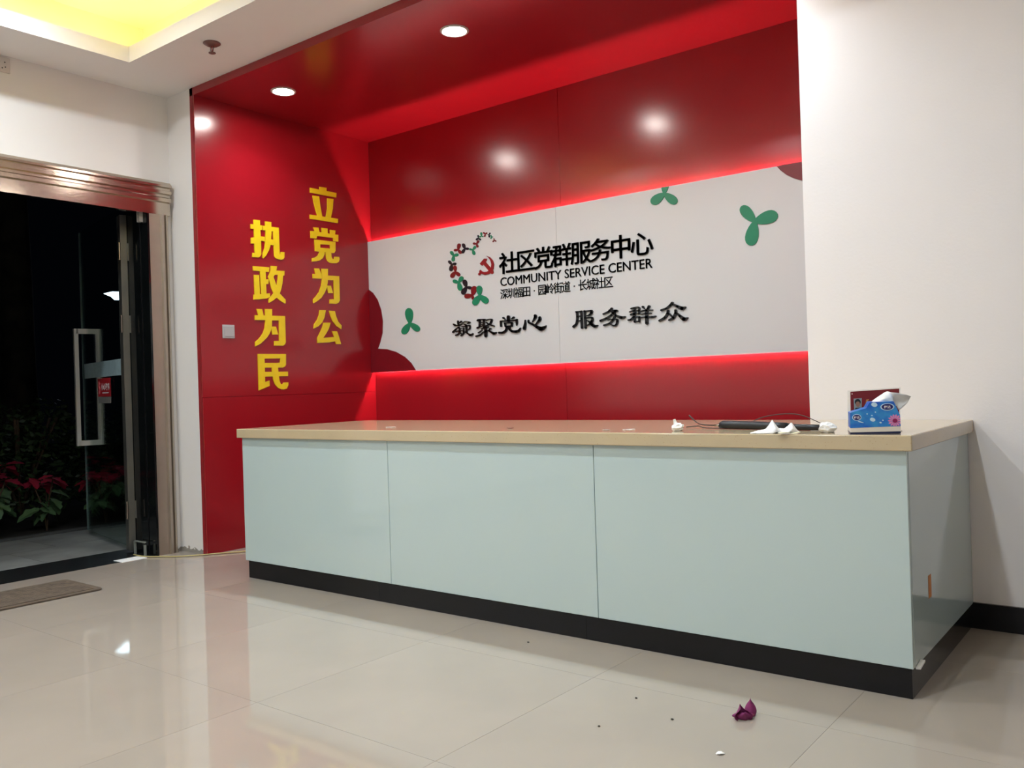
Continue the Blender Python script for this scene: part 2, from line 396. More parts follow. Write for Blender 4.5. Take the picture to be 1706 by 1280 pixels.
# ------------------------------------------------------------------ lettering helpers
def bold_glyph(ch, t, res=3):
    return bold_mesh(glyph_mesh(ch, 0, res), t)
def bold_mesh(g0, t):
    """flat glyph thickened by joining slightly shifted copies"""
    bm = bmesh.new()
    for dx, dy in ((0, 0), (t, t), (-t, t), (t, -t), (-t, -t)):
        n0 = len(bm.verts); bm.from_mesh(g0); bm.verts.ensure_lookup_table()
        for v in bm.verts[n0:]: v.co += Vector((dx, dy, 0))
    bm.to_mesh(g0); bm.free(); return g0
def glyph_mesh(ch, off=0.0, res=3):
    c = bpy.data.curves.new('glyph', 'FONT'); c.body = ch; c.size = 1; c.resolution_u = res; c.offset = off; c.fill_mode = 'FRONT'
    o = bpy.data.objects.new('glyph', c); COL.objects.link(o)
    dg = bpy.context.evaluated_depsgraph_get(); dg.update()
    me = bpy.data.meshes.new_from_object(o.evaluated_get(dg))
    bpy.data.objects.remove(o); bpy.data.curves.remove(c)
    return me
def extrude_flat(me, f, depth_vec, name, m, parent):
    """flat xy mesh -> points f(x, y), with thickness"""
    bm = bmesh.new(); bm.from_mesh(me)
    bmesh.ops.remove_doubles(bm, verts=bm.verts[:], dist=1e-5)
    for v in bm.verts: v.co = f(v.co.x, v.co.y)
    if not bm.faces: bm.free(); return None
    r = bmesh.ops.extrude_face_region(bm, geom=bm.faces[:])
    for v in [g for g in r['geom'] if isinstance(g, bmesh.types.BMVert)]: v.co += Vector(depth_vec)
    return fin(bm, name, m, parent)
WHITEINK = mat('white_print', (232, 222, 220), .5, var=.02)
# (leaf distance runs away from the hinge, which is right to left in the room's view)
for k, ch in enumerate('小心玻璃'):
    g = glyph_mesh(ch, .02)
    extrude_flat(g, lambda x, y, k=k: L3(.575-.050*(k+x*.95), .0078, 1.048+y*.05), lnor*.0004, 'character', WHITEINK, sg)
leafbox('printed_line', .40, .55, .0076, .008, 1.022, 1.03, WHITEINK, sg)
bm = bmesh.new()
for a, b in (((.62, 1.105), (.625, 1.075)), ((.625, 1.075), (.60, 1.05)), ((.60, 1.05), (.62, 1.02)), ((.62, 1.085), (.60, 1.09))):
    bm_cyl(bm, L3(a[0], .0078, a[1]), L3(b[0], .0078, b[1]), .004, n=6)
fin(bm, 'walking_figure', mat('pale_red_print', (214, 110, 116), .5), sg)

# small things at the door
bm = bmesh.new()
p = at(231, 362, 'y', YO1-.03)
for dx, dz, sx, sz in ((-.012, 0, .004, .03), (.012, 0, .004, .03), (0, .004, .012, .008)):
    bm_box(bm, (p.x+dx-sx, YO1-.035, p.z+dz-sz), (p.x+dx+sx, YO1-.012, p.z+dz+sz))
tag(fin(bm, 'plastic_clip', PLASTIC), 'small white clip at the top of the dark door lining', 'clip')
bm = bmesh.new()
for lo, hi in (((-.47, 0), (-.464, .085)), ((-.352, 0), (-.346, .065)), ((-.47, .079), (-.346, .085))):
    bm_box(bm, (lo[0], YO1-.05, lo[1]), (hi[0], YO1-.035, hi[1]))
tag(fin(bm, 'floor_bracket', mat('pale_metal', (190, 192, 180), .4, metal=.6)), 'thin pale metal bracket at the foot of the dark door lining', 'bracket')
tag(box('paper_strip', (-.36, -1.86, 0), (-.26, -1.70, .003), PAPER), 'white paper strip on the floor at the door jamb', 'paper')
bm = bmesh.new()
bm_tube(bm, spline([(-.42, -1.70, .006), (-.30, -1.70, .006), (-.18, -1.64, .006), (-.05, -1.54, .006), (.12, -1.30, .006), (.35, -1.02, .006), (.6, -.85, .006)], 8), .0042)
tag(fin(bm, 'floor_cable', mat('yellow_cable', (186, 168, 112), .5), smooth=True), 'thin yellow cable running along the floor past the red wall', 'cable')
# mat
bm = bmesh.new()
def rrect(x0, y0, x1, y1, r, n=5):
    out = []
    for cx_, cy_, a0 in ((x1-r, y1-r, 0), (x0+r, y1-r, 90), (x0+r, y0+r, 180), (x1-r, y0+r, 270)):
        for i in range(n+1):
            t = math.radians(a0+90*i/n); out.append((cx_+r*math.cos(t), cy_+r*math.sin(t)))
    return out
MATM = mat('brown_ribbed_carpet', (98, 84, 70), .95, var=.2, scale=14, bump=.4, bscale=200)
dm = empty('door_mat', (.17, -2.7, 0), 'brown ribbed door mat on the floor before the entrance', 'mat')
bm_poly(bm, [Vector((x, y, .002)) for x, y in rrect(-.045, -3.25, .365, -2.285, .03)], (0, 0, .008)); fin(bm, 'border', MATM, dm, bevel=.002)
bm = bmesh.new()
for k in range(17):
    x0 = -.015+k*.0210
    bm_poly(bm, [Vector((x0, -3.21, .009)), Vector((x0+.0175, -3.21, .009)), Vector((x0+.0175, -2.325, .009)), Vector((x0, -2.325, .009))], (0, 0, .005))
tag(fin(bm, 'pile', mat('brown_mat_pile', (104, 90, 76), .95, var=.25, scale=30, bump=.5, bscale=300), dm), kind='stuff')

# outlet high on the door wall, switch on the red wall, sprinkler
oy, oz = -2.435, 2.842
ol = empty('wall_outlet', (XD, oy, oz), 'white wall outlet high above the entrance door', 'outlet')
box('plate', (XD, oy-.043, oz-.043), (XD+.009, oy+.043, oz+.043), PLASTIC, ol, .003)
hole = mat('dark_slot', (50, 42, 36), .7)
for dy, dz in ((-.012, .014), (.016, .014), (-.014, -.012), (.002, -.02), (.018, -.012)):
    bm = bmesh.new(); bm_cyl(bm, (XD+.0092, oy+dy, oz+dz), (XD+.0098, oy+dy, oz+dz), .0036, n=10); fin(bm, 'slot', hole, ol)
sp_ = empty('wall_switch', (0, -1.257, 1.387), 'square silver-grey switch plate on the red side wall', 'switch')
GREYP = mat('silver_grey_plastic', (176, 172, 172), .4, var=.02)
box('plate', (0, -1.30, 1.344), (.009, -1.214, 1.43), GREYP, sp_, .0025)
box('rocker', (.009, -1.288, 1.356), (.011, -1.226, 1.418), GREYP, sp_, .001)
q = at(353, 72, 'z', ZC); sx, sy = q.x, q.y
spk = empty('fire_sprinkler', (sx, sy, ZC), 'reddish bronze sprinkler head hanging from the white ceiling', 'sprinkler')
BRONZE = mat('reddish_bronze', (124, 84, 78), .4, metal=.3)
def lathe(name, prof, c, m, parent, n=20):
    bm = bmesh.new()
    rings = [[bm.verts.new((c[0]+a*math.cos(2*math.pi*k/n), c[1]+a*math.sin(2*math.pi*k/n), c[2]+h)) for k in range(n)] for a, h in prof]
    for A, B in zip(rings, rings[1:]):
        for k in range(n): bm.faces.new((A[k], A[(k+1) % n], B[(k+1) % n], B[k]))
    bm.faces.new(rings[0]); bm.faces.new(rings[-1])
    return fin(bm, name, m, parent, True)
lathe('escutcheon', [(.046, 0), (.046, -.004), (.03, -.014), (.012, -.018)], (sx, sy, ZC), BRONZE, spk)
bm = bmesh.new()
for s in (-1, 1):
    bm_tube(bm, spline([(sx+.010*s, sy, ZC-.016), (sx+.015*s, sy, ZC-.03), (sx+.006*s, sy, ZC-.05)], 4), .0026, 6)
fin(bm, 'frame_arms', BRONZE, spk)
bm = bmesh.new(); bm_cyl(bm, (sx, sy, ZC-.018), (sx, sy, ZC-.05), .003, n=8); fin(bm, 'bulb', mat('red_bulb', (150, 50, 46), .2), spk)
lathe('deflector', [(.005, -.048), (.019, -.052), (.019, -.055), (.004, -.056)], (sx, sy, ZC), BRONZE, spk)

# ================================================================== YELLOW CHARACTERS on the red side wall
G = {}
G['执'] = (410, 350, 12.8, [
 [(160,205),(298,218),(300,320),(318,650),(325,940),(305,985),(270,1012),(135,1003),(140,912),(190,915),(178,700),(170,400)],
 [(98,298),(345,330),(340,425),(100,395)],
 [(108,590),(300,560),(400,575),(400,670),(330,655),(200,715),(110,712)],
 [(362,335),(700,378),(698,470),(362,425)],
 [(410,240),(540,258),(545,500),(525,740),(490,860),(430,970),(375,1030),(355,1020),(360,915),(400,810),(415,680),(420,500)],
 [(575,365),(700,378),(720,940),(738,960),(745,895),(822,900),(820,1010),(795,1050),(755,1060),(690,1050),(630,1020),(605,980),(590,700)],
 [(440,600),(520,620),(590,635),(590,755),(530,740),(430,680)]])
G['政'] = (410, 435, 15.06, [
 [(175,125),(585,160),(575,275),(180,240)], [(350,180),(490,200),(515,900),(385,900)], [(480,460),(570,455),(560,578),(490,580)],
 [(200,345),(330,350),(350,900),(225,900)], [(195,840),(600,812),(605,905),(520,938),(340,960),(190,965)],
 [(625,120),(778,130),(760,240),(720,350),(690,400),(640,430),(575,450),(555,400),(590,320),(620,240)],
 [(700,235),(968,250),(962,365),(930,360),(800,345),(720,345),(690,330)],
 [(805,320),(935,340),(915,560),(880,720),(850,810),(770,920),(680,990),(580,1050),(570,1035),(575,950),(640,880),(700,800),(770,640),(800,450)],
 [(575,430),(690,395),(720,480),(770,640),(845,810),(920,890),(995,970),(995,1065),(970,1060),(860,990),(760,910),(690,800),(640,680)]])
G['为'] = (410, 505, 16, [
 [(285,158),(430,160),(470,340),(340,345)],
 [(508,158),(695,160),(690,600),(670,720),(620,830),(560,920),(480,1000),(380,1090),(250,1155),(250,1040),(330,970),(400,890),(460,790),(500,670),(520,480)],
 [(240,322),(1040,350),(1038,470),(240,450)],
 [(880,350),(1040,352),(1060,1040),(1040,1100),(990,1138),(755,1135),(755,1012),(890,1010),(885,640)],
 [(675,625),(800,630),(858,840),(705,842)]])
G['民'] = (415, 580, 16, [
 [(238,158),(410,160),(430,910),(548,870),(550,1010),(265,1130)], [(238,158),(985,160),(985,275),(300,285)],
 [(850,165),(985,165),(985,440),(960,490),(905,520),(770,520),(760,400),(830,390)],
 [(300,400),(850,400),(850,520),(300,520)], [(300,640),(1040,628),(1040,750),(300,765)],
 [(610,450),(770,480),(790,700),(815,870),(850,960),(900,970),(925,920),(1050,915),(1050,990),(1010,1080),(930,1105),(870,1100),(780,1060),(700,970),(650,840),(615,600)]])
G['立'] = (505, 300, 16, [
 [(188,205),(890,345),(885,465),(190,335)], [(440,178),(628,208),(625,320),(450,290)],
 [(258,415),(430,435),(460,680),(515,990),(400,990),(340,800),(290,600)], [(650,485),(812,505),(795,760),(740,1020),(610,1000),(650,760)],
 [(185,920),(935,1035),(930,1148),(190,1030)]])
G['党'] = (505, 370, 17.06, [
 [(290,150),(440,160),(470,300),(350,330),(330,240)], [(530,165),(695,185),(700,380),(545,360)], [(770,220),(920,240),(910,370),(780,360)],
 [(218,255),(340,265),(910,355),(1003,365),(1003,555),(870,540),(860,450),(600,420),(400,395),(380,470),(225,455)],
 [(330,495),(925,565),(920,660),(335,620)], [(330,495),(490,515),(490,760),(470,845),(345,825)],
 [(770,560),(925,570),(925,820),(890,880),(850,885),(780,860)], [(345,715),(800,760),(800,870),(345,825)],
 [(480,790),(620,800),(615,920),(560,1030),(480,1090),(390,1115),(260,1125),(262,1025),(340,1010),(420,960),(465,870)],
 [(645,800),(800,800),(815,1000),(850,1055),(890,1050),(900,985),(1030,990),(1040,1060),(1020,1130),(960,1170),(850,1170),(770,1160),(700,1110),(665,1020)]])
G['为2'] = (505, 435, 16, [
 [(305,195),(430,200),(490,360),(500,470),(265,460),(260,345),(335,350)],
 [(495,205),(665,210),(660,560),(630,720),(580,840),(490,980),(390,1060),(290,1125),(272,1100),(275,1020),(340,950),(430,830),(490,650),(510,480)],
 [(640,385),(965,405),(960,520),(640,505)],
 [(815,405),(965,405),(980,1050),(950,1110),(890,1142),(715,1132),(715,1022),(835,1015),(825,640)], [(640,655),(745,660),(800,855),(680,855)]])
G['公'] = (505, 505, 16, [
 [(445,190),(608,195),(570,390),(510,520),(410,620),(285,680),(295,570),(380,450),(425,330)],
 [(695,205),(850,215),(880,350),(940,500),(1030,600),(1022,700),(890,610),(790,480),(730,330)],
 [(550,525),(735,525),(690,680),(620,810),(540,930),(500,1030),(385,1060),(385,930),(460,780),(520,640)],
 [(385,950),(540,930),(870,900),(870,1020),(700,1050),(385,1065)], [(775,750),(910,755),(960,900),(1015,1095),(885,1095),(860,1010),(830,880)]])
where = {'执': 'at the top of the column by the switch plate', '政': 'second in the column by the switch plate', '为': 'third in the column by the switch plate', '民': 'at the bottom of the column by the switch plate',
         '立': 'at the top of the column by the white board', '党': 'second in the column by the white board', '为2': 'third in the column by the white board', '公': 'at the bottom of the column by the white board'}
for key, (x0, y0, s, polys) in G.items():
    bm = bmesh.new()
    for k, poly in enumerate(polys):
        pts = [at(x0+x/s, y0+y/s, 'x', .007) for x, y in poly]
        pts = [Vector((.007-.00012*k, p.y, p.z)) for p in pts]
        bm_poly(bm, pts, (-.0065, 0, 0))
    tag(fin(bm, 'yellow_character', YEL), 'raised yellow character %s %s' % (key[0], where[key]), 'character', 'yellow slogan characters on the red side wall')

# ================================================================== SIGN BOARD
sb = empty('sign_board', (WN/2, 0, BZB), 'long white sign board with black lettering and leaf emblem on the red wall', 'sign')
YB = -BD
for x0, x1 in ((.0015, BS-.0008), (BS+.0008, WN-.001)):
    box('panel', (x0, YB, BZB), (x1, YB+.018, BZT), BOARD, sb)
for x in (.3, 1.2, 2.2, 3.2): box('spacer', (x, YB+.018, BZB+.2), (x+.05, -.0005, BZT-.2), RED_EDGE, sb)
def B(px, py, y=YB): return at(px, py, 'y', y)
def clipz(pts, zmax=None, zmin=None, xmin=None, xmax=None):
    def clip(pts, f):
        out = []
        for i in range(len(pts)):
            a, b = pts[i], pts[(i+1) % len(pts)]; fa, fb = f(a), f(b)
            if fa >= 0: out.append(a)
            if fa*fb < 0: out.append(a+(b-a)*(fa/(fa-fb)))
        return out
    if zmax is not None: pts = clip(pts, lambda p: zmax-p.z)
    if zmin is not None: pts = clip(pts, lambda p: p.z-zmin)
    if xmin is not None: pts = clip(pts, lambda p: p.x-xmin)
    if xmax is not None: pts = clip(pts, lambda p: xmax-p.x)
    return pts
def petal(c, t, wr=.5):
    """egg-shaped petal outline from centre c to tip t (photo pixels)"""
    d = Vector(t)-Vector(c); L = d.length; d.normalize(); n = Vector((-d.y, d.x)); out = []
    for k in range(22):
        a = 2*math.pi*k/22
        u = .5-.5*math.cos(a); wv = math.sin(a)*wr*.5*(.62+.55*u)
        out.append(Vector(c)+d*(L*(u*1.03-.03))+n*(L*wv))
    return out
def trefoil(name, c, tips, m, wr, thick, label=None, zmax=None):
    bm = bmesh.new()
    for k, t in enumerate(tips):
        pts = [B(*p, YB-thick) for p in petal(c, t, wr)]
        pts = [Vector((p.x, YB-thick+.0001*k, p.z)) for p in pts]
        if zmax: pts = clipz(pts, zmax=zmax)
        if len(pts) > 2: bm_poly(bm, pts, (0, thick-.0002, 0))
    o = fin(bm, name, m, sb)
    if label: o['label'] = label
cr = lambda x0, y0, s: (lambda x, y: (x0+x/s, y0+y/s))
e = cr(730, 370, 8.533)
TR = [((585,1045),(580,905),(500,1180),(705,1145),'g'), ((485,1040),(520,910),(370,1060),(492,1105),'r'), ((395,925),(365,820),(475,940),(340,1030),'b'),
 ((290,860),(205,835),(345,775),(315,975),'g'), ((240,705),(235,620),(180,790),(305,765),'r'), ((190,605),(145,550),(255,590),(175,700),'b'),
 ((215,480),(175,415),(285,460),(208,560),'g'), ((280,390),(300,305),(220,405),(325,450),'r'), ((375,380),(350,305),(435,380),(335,445),'b'),
 ((490,395),(440,385),(530,345),(512,468),'g'), ((545,310),(490,305),(575,262),(560,362),'r'), ((570,225),(565,185),(535,258),(603,258),'b'),
 ((612,195),(610,145),(585,218),(640,212),'g'), ((668,175),(638,145),(695,150),(655,212),'r'), ((722,180),(738,152),(700,178),(725,220),'b'),
 ((755,212),(745,185),(778,212),(745,240),'g'), ((795,258),(790,232),(772,285),(825,275),'r')]
for i, (c, a, b, d, col) in enumerate(TR):
    trefoil('emblem_leaf', e(*c), [e(*a), e(*b), e(*d)], {'g': GREEN, 'r': DRED, 'b': NAVY}[col], .62, .0062-.0002*i)
e = cr(620, 330, 4.129); trefoil('green_trefoil', e(258,862), [e(250,757), e(208,935), e(325,912)], GREEN, .56, .005, 'green three-leaf shape left of the lettering')
e = cr(1050, 240, 5.331)
trefoil('green_trefoil', e(300,440), [e(312,325), e(185,528), e(412,525)], GREEN, .6, .005, 'green three-leaf shape cut by the top edge of the board', zmax=BZT)
trefoil('green_trefoil', e(1105,690), [e(985,552), e(1308,622), e(1062,902)], GREEN, .58, .005, 'green three-leaf shape near the right end of the board')
def flat(name, pix, m, thick, label=None, **kw):
    bm = bmesh.new(); pts = [B(x, y, YB-thick) for x, y in pix]
    pts = [Vector((p.x, YB-thick, p.z)) for p in pts]
    pts = clipz(pts, **kw); bm_poly(bm, pts, (0, thick-.0002, 0)); o = fin(bm, name, m, sb)
    if label: o['label'] = label
flat('red_petal', [(600,478),(612,481),(621,488),(629,500),(634.5,516),(637.5,535),(637,555),(633,571),(629,582),(600,590)], DRED, .004, 'large dark red petal at the left end of the board', xmin=.002)
flat('red_petal', [(600,582),(629,581),(645,582),(660,586.5),(674,594.5),(685,605),(692,616),(695,630),(600,640)], DRED, .0036, 'large dark red petal in the lower left corner of the board', xmin=.002, zmin=BZB)
e = cr(1050, 240, 5.331)
flat('red_petal', [e(1288,170), e(1288,185), e(1335,235), e(1390,275), e(1450,303), e(1500,318), e(1548,330), e(1640,340), e(1640,60), e(1280,120)], DRED, .004, 'dark red petal in the upper right corner of the board', zmax=BZT, xmax=WN-.002)
# hammer and sickle emblem
e = cr(730, 370, 8.533)
bm = bmesh.new()
def bpoly(pix, k=0, th=.006):
    pts = [B(*p, YB-th) for p in pix]; bm_poly(bm, [Vector((p.x, YB-th+.0001*k, p.z)) for p in pts], (0, th-.0003, 0))
outer = [(685,480),(735,500),(775,545),(792,600),(785,660),(762,710),(725,740),(670,752),(620,740),(585,715)]
inner = [(600,690),(640,708),(685,708),(722,690),(748,650),(756,600),(745,550),(715,510)]
full = outer+inner
for i in range(7):   # sickle blade as quads
    pass
oo = [(685,480),(735,500),(775,545),(792,600),(785,665),(760,712),(715,742),(660,752),(610,735),(578,705)]
ii = [(686,482),(718,512),(742,550),(754,600),(748,645),(728,682),(695,704),(655,712),(620,700),(596,678)]
for i in range(9): bpoly([e(*oo[i]), e(*oo[i+1]), e(*ii[i+1]), e(*ii[i])])
bpoly([e(570,728), e(590,712), e(608,728), e(598,752), e(578,760), e(566,748)], 1)
bpoly([e(590,590), e(650,520), e(690,520), e(685,550), e(625,620), e(605,612)], 2)
bpoly([e(630,590), e(662,556), e(780,690), e(785,725), e(765,740), e(745,728)], 3)
fin(bm, 'hammer_and_sickle', mat('deep_red_acrylic', (140, 22, 28), .3, var=.03), sb)

# lettering from the built-in font
def cjk_line(name, text, p_tl, p_tr, p_bl, off, m, thick, squeeze=1.0):
    """characters filling the cell row given by three photo points on the board"""
    tl, tr, bl = B(*p_tl), B(*p_tr), B(*p_bl)
    x0, x1, z1, z0 = tl.x, tr.x, tl.z, bl.z; cw = (x1-x0)/len(text); ch_ = z1-z0
    for k, ch in enumerate(text):
        if ch == '·':
            bm = bmesh.new(); c = (x0+(k+.5)*cw, z0+ch_*.5); r = ch_*.07
            bm_cyl(bm, (c[0], YB-thick, c[1]), (c[0], YB-.0002, c[1]), r, n=12); fin(bm, 'separator_dot', m, sb); continue
        g = bold_glyph(ch, off)
        extrude_flat(g, lambda x, y, k=k: Vector((x0+(k+x*GX+GX0)*cw*squeeze, YB-thick, z0+(y+GY0)*GY*ch_)), (0, thick-.0002, 0), 'character', m, sb)
g = glyph_mesh('国'); xs = [v.co.x for v in g.vertices]; ys = [v.co.y for v in g.vertices]
# normalise so that the glyph body of a full character fills most of its cell
gw, gh = max(xs)-min(xs), max(ys)-min(ys)
GX = .93/gw; GX0 = .035-min(xs)*GX; GY0 = -min(ys); GY = 1/gh
cjk_line('title', '社区党群服务中心', (833, 424.5), (1087, 389), (836, 457), .010, BLACK, .008)
cjk_line('line', '深圳福田·园岭街道·长城社区', (834, 483), (1021, 464), (836, 499), .003, BLACK, .004)
g = glyph_mesh('COMMUNITY SERVICE CENTER', 0)
bm = bmesh.new(); bm.from_mesh(g); bmesh.ops.remove_doubles(bm, verts=bm.verts[:], dist=1e-5)
xs = [v.co.x for v in bm.verts]; ys = [v.co.y for v in bm.verts]; gx0, gx1, gy0, gy1 = min(xs), max(xs), min(ys), max(ys)
a, b_, c = B(834, 463), B(1087, 433), B(836, 477)
seen = set(); islands = []
for v in bm.verts:
    if v in seen: continue
    st, isl = [v], []
    seen.add(v)
    while st:
        q_ = st.pop(); isl.append(q_)
        for ed in q_.link_edges:
            o_ = ed.other_vert(q_)
            if o_ not in seen: seen.add(o_); st.append(o_)
    islands.append(isl)
for isl in sorted(islands, key=lambda I: min(v.co.x for v in I)):
    s_ = set(isl); idx = {v: i for i, v in enumerate(isl)}
    me = bpy.data.meshes.new('tmp')
    me.from_pydata([v.co[:] for v in isl], [], [[idx[v] for v in f.verts] for f in bm.faces if f.verts[0] in s_])
    bold_mesh(me, .003)
    extrude_flat(me, lambda x, y: Vector((a.x+(x-gx0)/(gx1-gx0)*(b_.x-a.x), YB-.005, c.z+(y-gy0)/(gy1-gy0)*(a.z-c.z))), (0, .0048, 0), 'letter', BLACK, sb)
bm.free()
# brush lettering of the slogan
S = {}
S['凝'] = (750,525,28.44,[[(140,430,60),(210,480,90),(290,500,50)],[(350,290,70),(360,400,70),(400,490,80)],[(510,300,70),(420,370,50)],[(300,500,50),(430,490,60),(540,420,50)],
 [(120,810,90),(220,710,80),(300,620,30)],[(300,640,40),(390,570,50),(400,620,40),(530,630,30)],[(260,790,50),(390,750,50),(570,730,40)],[(420,620,50),(430,760,70),(380,900,70),(250,960,70)],[(440,820,50),(510,890,50)],
 [(560,370,40),(680,310,40),(800,310,40),(920,350,60),(800,400,50)],[(630,425,50),(740,480,80),(750,620,80),(760,800,80)],[(545,555,50),(660,535,50),(880,500,50),(920,520,60),(905,650,60),(790,695,40)],
 [(625,620,60),(620,760,60),(610,880,70),(500,985,60)],[(660,790,50),(800,860,60),(950,950,110),(1060,890,70)]])
S['聚'] = (788,522,28.44,[[(190,360,60),(240,310,60),(560,295,60)],[(300,330,80),(290,640,70)],[(500,310,90),(505,700,80)],[(320,435,50),(450,435,40)],[(320,535,40),(450,530,40)],[(190,700,90),(300,650,60),(480,580,40)],[(380,750,50),(520,690,50),(720,650,50)],
 [(610,340,50),(700,300,50),(870,290,60),(850,400,90),(770,520,70),(560,610,50)],[(620,440,60),(760,530,70),(980,610,60)],[(580,650,100),(590,860,140),(590,1080,130)],[(400,810,50),(240,930,60)],[(490,880,50),(330,1030,70),(130,1090,80)],
 [(840,740,50),(790,720,50),(740,810,60),(660,810,50)],[(740,830,70),(860,900,90),(980,960,130),(1090,910,60)]])
S['党'] = (826,517,28.44,[[(340,360,90),(440,440,30)],[(580,310,150),(585,500,150)],[(830,340,100),(720,420,30)],[(210,520,70),(330,510,60),(600,500,70),(900,470,60),(990,440,70)],[(220,530,90),(235,760,80)],[(970,470,100),(980,620,90),(970,720,40)],
 [(420,620,80),(440,780,70)],[(390,610,50),(740,590,70)],[(750,610,100),(740,750,90)],[(430,760,60),(740,745,60)],[(520,790,100),(460,960,110),(320,1060,110),(150,1065,110)],[(640,790,80),(640,900,100),(760,990,110),(950,1010,130),(1090,950,110),(1150,850,60)]])
S['心'] = (865,515,25.6,[[(245,480,50),(240,640,90),(205,830,140)],[(380,480,60),(400,570,90),(560,650,90),(760,770,130),(930,840,190),(1080,770,110),(1130,710,30)],[(670,280,120),(670,360,120),(550,560,30)],[(860,360,110),(850,470,120),(680,670,50)]])
S['服'] = (950,508,25.6,[[(270,310,90),(290,500,90),(280,690,90),(240,830,100),(130,930,110)],[(230,300,60),(480,280,60)],[(465,280,90),(475,600,100),(490,980,100)],[(300,480,50),(440,480,50)],[(300,690,50),(440,670,50)],
 [(600,270,90),(620,560,90),(640,980,100)],[(580,280,70),(780,260,60),(900,260,90),(890,340,110),(820,430,80),(690,460,50)],[(700,560,60),(800,540,60),(930,560,90),(910,700,110),(820,820,80),(690,880,50)],[(690,660,50),(800,720,70),(930,850,130),(1040,920,120),(1150,880,60)]])
S['务'] = (996,505,25.6,[[(580,230,90),(450,370,90),(220,470,70)],[(800,330,100),(720,360,110),(560,520,90),(350,650,90),(100,760,100)],[(470,300,50),(640,420,90),(760,530,90),(1000,620,130),(1150,590,70)],
 [(410,720,50),(500,690,50),(640,700,50),(800,700,70),(820,780,100),(780,910,90),(680,970,70),(530,910,40)],[(700,590,90),(620,740,90),(480,870,80),(250,950,80)],[(600,310,50),(780,310,60)]])
S['群'] = (1043,503,27.24,[[(210,310,60),(330,270,60),(570,250,70),(580,400,90),(570,540,80)],[(150,460,60),(300,410,60),(570,400,60)],[(200,590,70),(330,540,70),(570,540,60)],[(380,280,80),(370,560,110),(330,690,100),(200,810,90),(90,830,70)],
 [(370,690,60),(380,910,90)],[(370,690,60),(590,680,60)],[(590,690,90),(590,900,90)],[(380,890,60),(590,880,60)],[(750,230,110),(840,330,30)],[(1030,210,130),(980,300,90),(920,380,90)],[(650,430,50),(800,400,60),(1190,370,50)],
 [(660,560,50),(850,530,50),(1120,515,60)],[(620,720,70),(850,690,60),(1180,690,90),(1330,650,60)],[(920,380,130),(920,700,140),(930,970,150)]])
S['众'] = (1093,495,25.6,[[(680,250,110),(600,350,110),(420,490,90),(210,560,90)],[(700,310,90),(900,400,120),(1100,480,160),(1240,430,60)],[(500,590,110),(480,700,110),(360,880,110),(130,1010,90)],[(530,700,80),(660,820,70)],[(820,570,110),(820,680,110),(730,880,120),(540,985,70)],[(880,690,80),(1010,810,120),(1180,940,170),(1330,890,60)]])
for ch, (x0, y0, s, strokes) in S.items():
    bm = bmesh.new()
    for st in strokes:
        for qd in quads([(x, y, w_*.96) for x, y, w_ in st]):
            pts = [B(x0+p.x/s, y0+p.y/s, YB-.010) for p in qd]
            bm_poly(bm, [Vector((p.x, YB-.010, p.z)) for p in pts], (0, .0098, 0))
    fin(bm, 'brush_character', BLACK, sb)

# ================================================================== RECEPTION COUNTER
rc = empty('reception_counter', ((XL+XR)/2, YC, 0), 'long reception counter faced with pale green-white glass panels on a black plinth', 'counter')
yp = YC+.02; xr = XR-.02; xl = XL+.02
S1, S2 = 1.8971, 3.0138
for a_, b2 in ((xl, S1), (S1, S2), (S2, xr)):
    box('front_panel', (a_+.0012, yp, ZP), (b2-.0012, yp+.016, HC-TT), PANEL, rc, .0012, 1)
box('side_panel', (xr-.016, yp+.0165, ZP), (xr, -DR-.001, HC-TT), PANEL, rc, .001, 1)
box('side_panel', (xl, yp+.0165, ZP), (xl+.016, -DR-.001, HC-TT), PANEL, rc, .001, 1)
box('carcass', (xl+.017, yp+.017, .02), (xr-.017, yp+.30, HC-TT-.001), mat('grey_carcass_board', (90, 90, 90), .6), rc)
for a_, b2 in ((xl+.012, 1.80), (1.801, 2.95), (2.951, xr-.008)):
    box('plinth_tile', (a_, yp+.012, 0), (b2, yp+.03, ZP-.001), PLINTH, rc)
box('plinth_tile', (xr-.026, yp+.031, 0), (xr-.008, -DR-.013, ZP-.001), PLINTH, rc)
box('plinth_tile', (xl+.012, yp+.031, 0), (xl+.03, -DR-.013, ZP-.001), PLINTH, rc)
tag(box('orange_reflection', (xr+.0003, -1.507, .262), (xr+.0008, -1.468, .335), mat('orange_reflection', (196, 120, 40), .5)), None)  # orange reflection in the side panel, painted on as a thin coloured strip
bpy.data.objects['orange_reflection'].parent = rc; bpy.data.objects['orange_reflection'].matrix_parent_inverse = Matrix.Translation(-Vector(rc.location))
bm = bmesh.new(); bm_poly(bm, [Vector((xr+.001, -1.70, ZP-.004)), Vector((xr+.012, -1.69, ZP-.006)), Vector((xr+.012, -1.63, ZP+.001)), Vector((xr+.001, -1.64, ZP+.004))], (0, 0, .006))
o = fin(bm, 'foam_chip', PAPER, rc)
ct = box('countertop', (XL, YC, HC-TT), (XR, -DR-.001, HC), QUARTZ, None, .004, 3)
tag(ct, 'long beige speckled quartz countertop on the reception counter', 'countertop')

